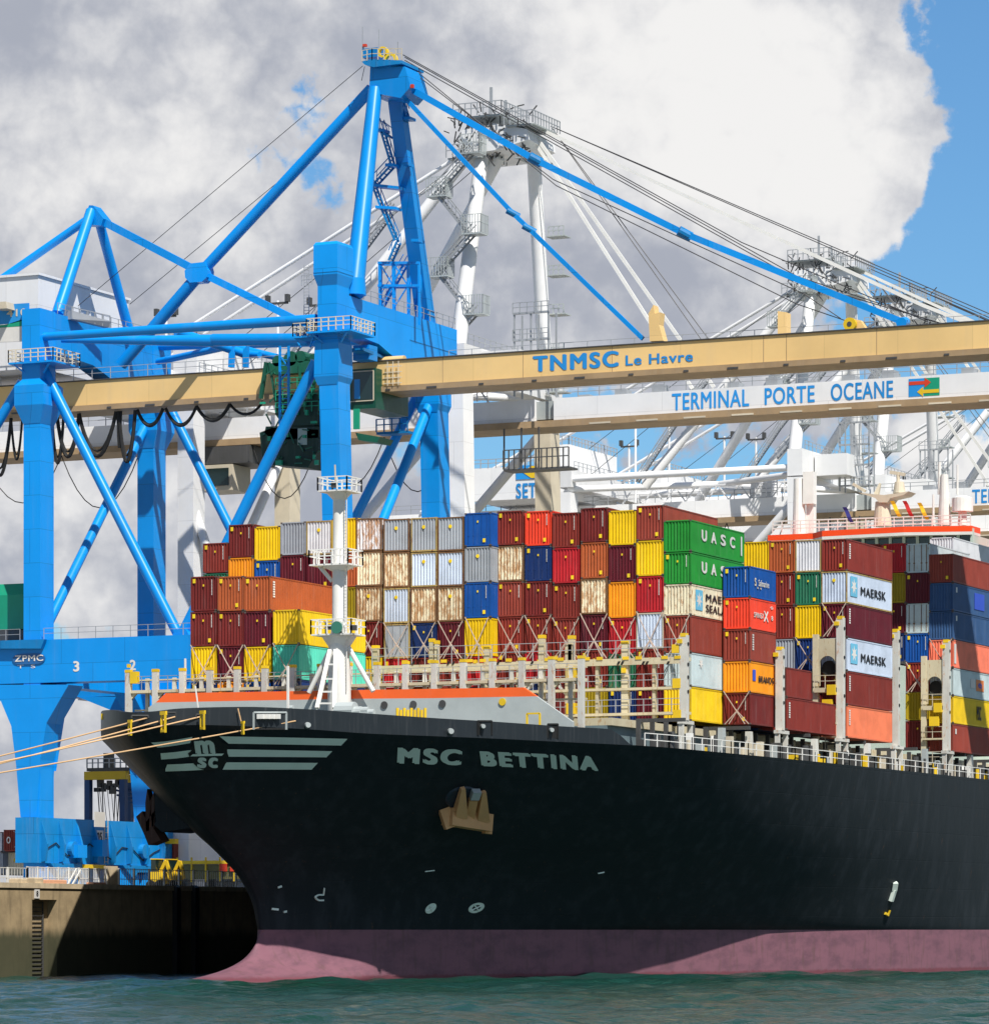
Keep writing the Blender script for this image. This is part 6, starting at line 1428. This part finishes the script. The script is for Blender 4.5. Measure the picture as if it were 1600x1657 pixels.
MB().box(wx0, wx1, 75, 86, 7.4, wz).build('wall', M_SHED, sh); MB().loft([[(wx0-.2, 74.8, wz), (wx1+.2, 74.8, wz), (wx1+.2, 86.2, wz), (wx0-.2, 86.2, wz)], [(wx0+1.2, 77, wz+.9), (wx1-.4, 77, wz+.9), (wx1-.4, 84, wz+.9), (wx0+1.2, 84, wz+.9)]]).build('roof', M_SHED, sh)
MB().box(P(305, 0, 75).x, P(312, 0, 75).x, 74.93, 75, P(0, 1383, 75).z, P(0, 1357, 75).z).build('door', M_STEEL, sh); MB().box(P(313, 0, 75).x, P(316, 0, 75).x, 74.93, 75, P(0, 1372, 75).z, P(0, 1357, 75).z).build('window', M_GLASS, sh)
MB().box(P(338, 0, 75).x, P(366, 0, 75).x, 74.6, 75, P(0, 1380, 75).z, P(0, 1366, 75).z).build('canopy', M_SHIPG, sh)
# yellow trailers / equipment
def trailer(px0, px1, y, lab, h=0.0, s=1.0):
    a, b = P(px0, 1420, y).x, P(px1, 1420, y).x; zt_ = P(px0, 1388, y).z+h
    r = empty('cargo_trailer', ((a+b)/2, y, 7.4), lab, 'trailer', 'yellow trailers on the yard')
    MB().box(a, b, y, y+2.4, zt_-.7, zt_-.35).build('chassis', M_YEL, r); mb = MB()
    n = max(2, int((b-a)/1.6))
    for i in range(n+1): x = a+(b-a)*i/n; mb.box(x-.08, x+.08, y-.05, y+.1, zt_-2.6, zt_)
    mb.build('frame_post', M_YEL, r)
    MB().box(a+.2, b-.2, y+.15, y+2.2, zt_-2.3, zt_-.75).build('body', paint('olive_body', (.13, .12, .04), .6, .1, .3), r)  # dark olive body behind the yellow posts
    for i in (0, 1):
        for dx_ in (.9, b-a-.9): MB().tube((a+dx_, y+i*2.2, 7.95), (a+dx_, y+i*2.2+.3, 7.95), .52, 16).build('wheel', M_BLACKR, r)
    mb = MB()
    for dx_ in (.6, .75): mb.box(a+(b-a)*dx_, a+(b-a)*dx_+.9, y-.12, y-.06, zt_-1.5, zt_-.7)
    mb.build('warning_board', MATS['red_lamp'], r)
    return r
trailer(287, 402, 60, 'long yellow trailer with red boards in front of the shed')
def loader(px0, px1, y, lab):
    a, b = P(px0, 1430, y).x, P(px1, 1430, y).x; r = empty('yard_loader', ((a+b)/2, y, 7.4), lab, 'loader', 'yellow loaders behind the fence'); w = b-a
    MB().loft([[(a, y, 8.1), (b, y, 8.1), (b, y+1.6, 8.1), (a, y+1.6, 8.1)], [(a+w*.1, y, 9.2), (b-w*.2, y, 9.2), (b-w*.2, y+1.6, 9.2), (a+w*.1, y+1.6, 9.2)]]).build('body', M_YEL, r)
    MB().box(a+w*.15, a+w*.5, y+.1, y+1.5, 9.2, 10.3).build('cab', M_GLASS, r); MB().box(a+w*.12, a+w*.53, y+.05, y+1.55, 10.3, 10.4).build('cab_roof', M_YEL, r)
    MB().bar((a+w*.6, y+.8, 9.2), (b, y+.8, 10.2), .3, .3).bar((b, y+.8, 10.2), (b+.5, y+.8, 8.6), .25, .25).build('lifting_arm', M_YEL, r)
    for dx_ in (.2, .8):
        for dy_ in (0, 1.4): MB().tube((a+w*dx_, y+dy_-.1, 7.95), (a+w*dx_, y+dy_+.25, 7.95), .5, 16).build('wheel', M_BLACKR, r)
loader(240, 262, 4, 'yellow loader behind the fence, left of two'); loader(263, 284, 6, 'yellow loader behind the fence, right of two')

# mooring ropes, and the yellow rope guards on them
def rope(p0, p1, sag, lab, r=.055):
    p0, p1 = Vector(p0), Vector(p1); n = 24; pts = [p0.lerp(p1, i/n)+Vector((0, 0, -sag*(1-(2*i/n-1)**2))) for i in range(n+1)]
    mb = MB(); mb.path(pts, r, 7); return tag(mb.build('mooring_rope', M_ROPE), lab, 'rope', 'mooring ropes from the bow'), pts
rp_ = []
for (a, b), end, sg, lab in (((478, 1167), -104, .3, 'lowest tan mooring rope, running from the big bulwark opening across the emblem'), ((325, 1160), -99, .5, 'tan mooring rope running down from the bulwark above the emblem'), ((284, 1160), -90, .5, 'tan mooring rope running down from the fairlead left of the emblem'), ((238, 1162), -95, .5, 'topmost tan mooring rope from the foremost fairlead')):
    s_ = on_bw(a, b, .06); e_ = Vector((-33.0, end, 7.8)); rp_.append(rope(s_, e_, sg, lab)[1])
def guard(px, py, lab, s=1.0):
    v = on_bw(px, py, .9) if py < 1172 else on_bw(px, py, .9)
    mb = MB()
    for dx_ in (-.22, .22): mb.bar(v+Vector((dx_*s, -dx_*.5, .75*s)), v+Vector((dx_*s, -dx_*.5, -.75*s)), .16*s, .12*s)
    mb.bar(v+Vector((-.3*s, .1, .75*s)), v+Vector((.3*s, -.1, .75*s)), .2*s, .3*s).bar(v+Vector((-.25*s, .1, -.6*s)), v+Vector((.25*s, -.1, -.6*s)), .18*s, .2*s)
    tag(mb.build('rope_guard', M_YEL), lab, 'rope guard', 'yellow rope guards on the mooring ropes')
guard(208, 1180, 'yellow rope guard at the far left tip of the bow', .7); guard(262, 1171, 'squarish yellow rope guard above the left emblem bars', .95); guard(325, 1168, 'narrow yellow rope guard above the emblem letters', .85); guard(390, 1180, 'yellow rope guard hanging on a cord left of the bulwark opening', .6)
a, b = on_bw(384, 1147, .3), on_bw(390, 1176, .6); tag(MB().path([a, b], .05, 6).build('guard_cord', M_ROPE), 'short tan cord holding the rightmost yellow rope guard', 'cord')
mb = MB()
for i in range(5): v = P(171+i*5, 1160-i*1.2, -50); mb.cb(v, .5, .5, .45)
mb.build('bow_chock', M_YEL, ship)
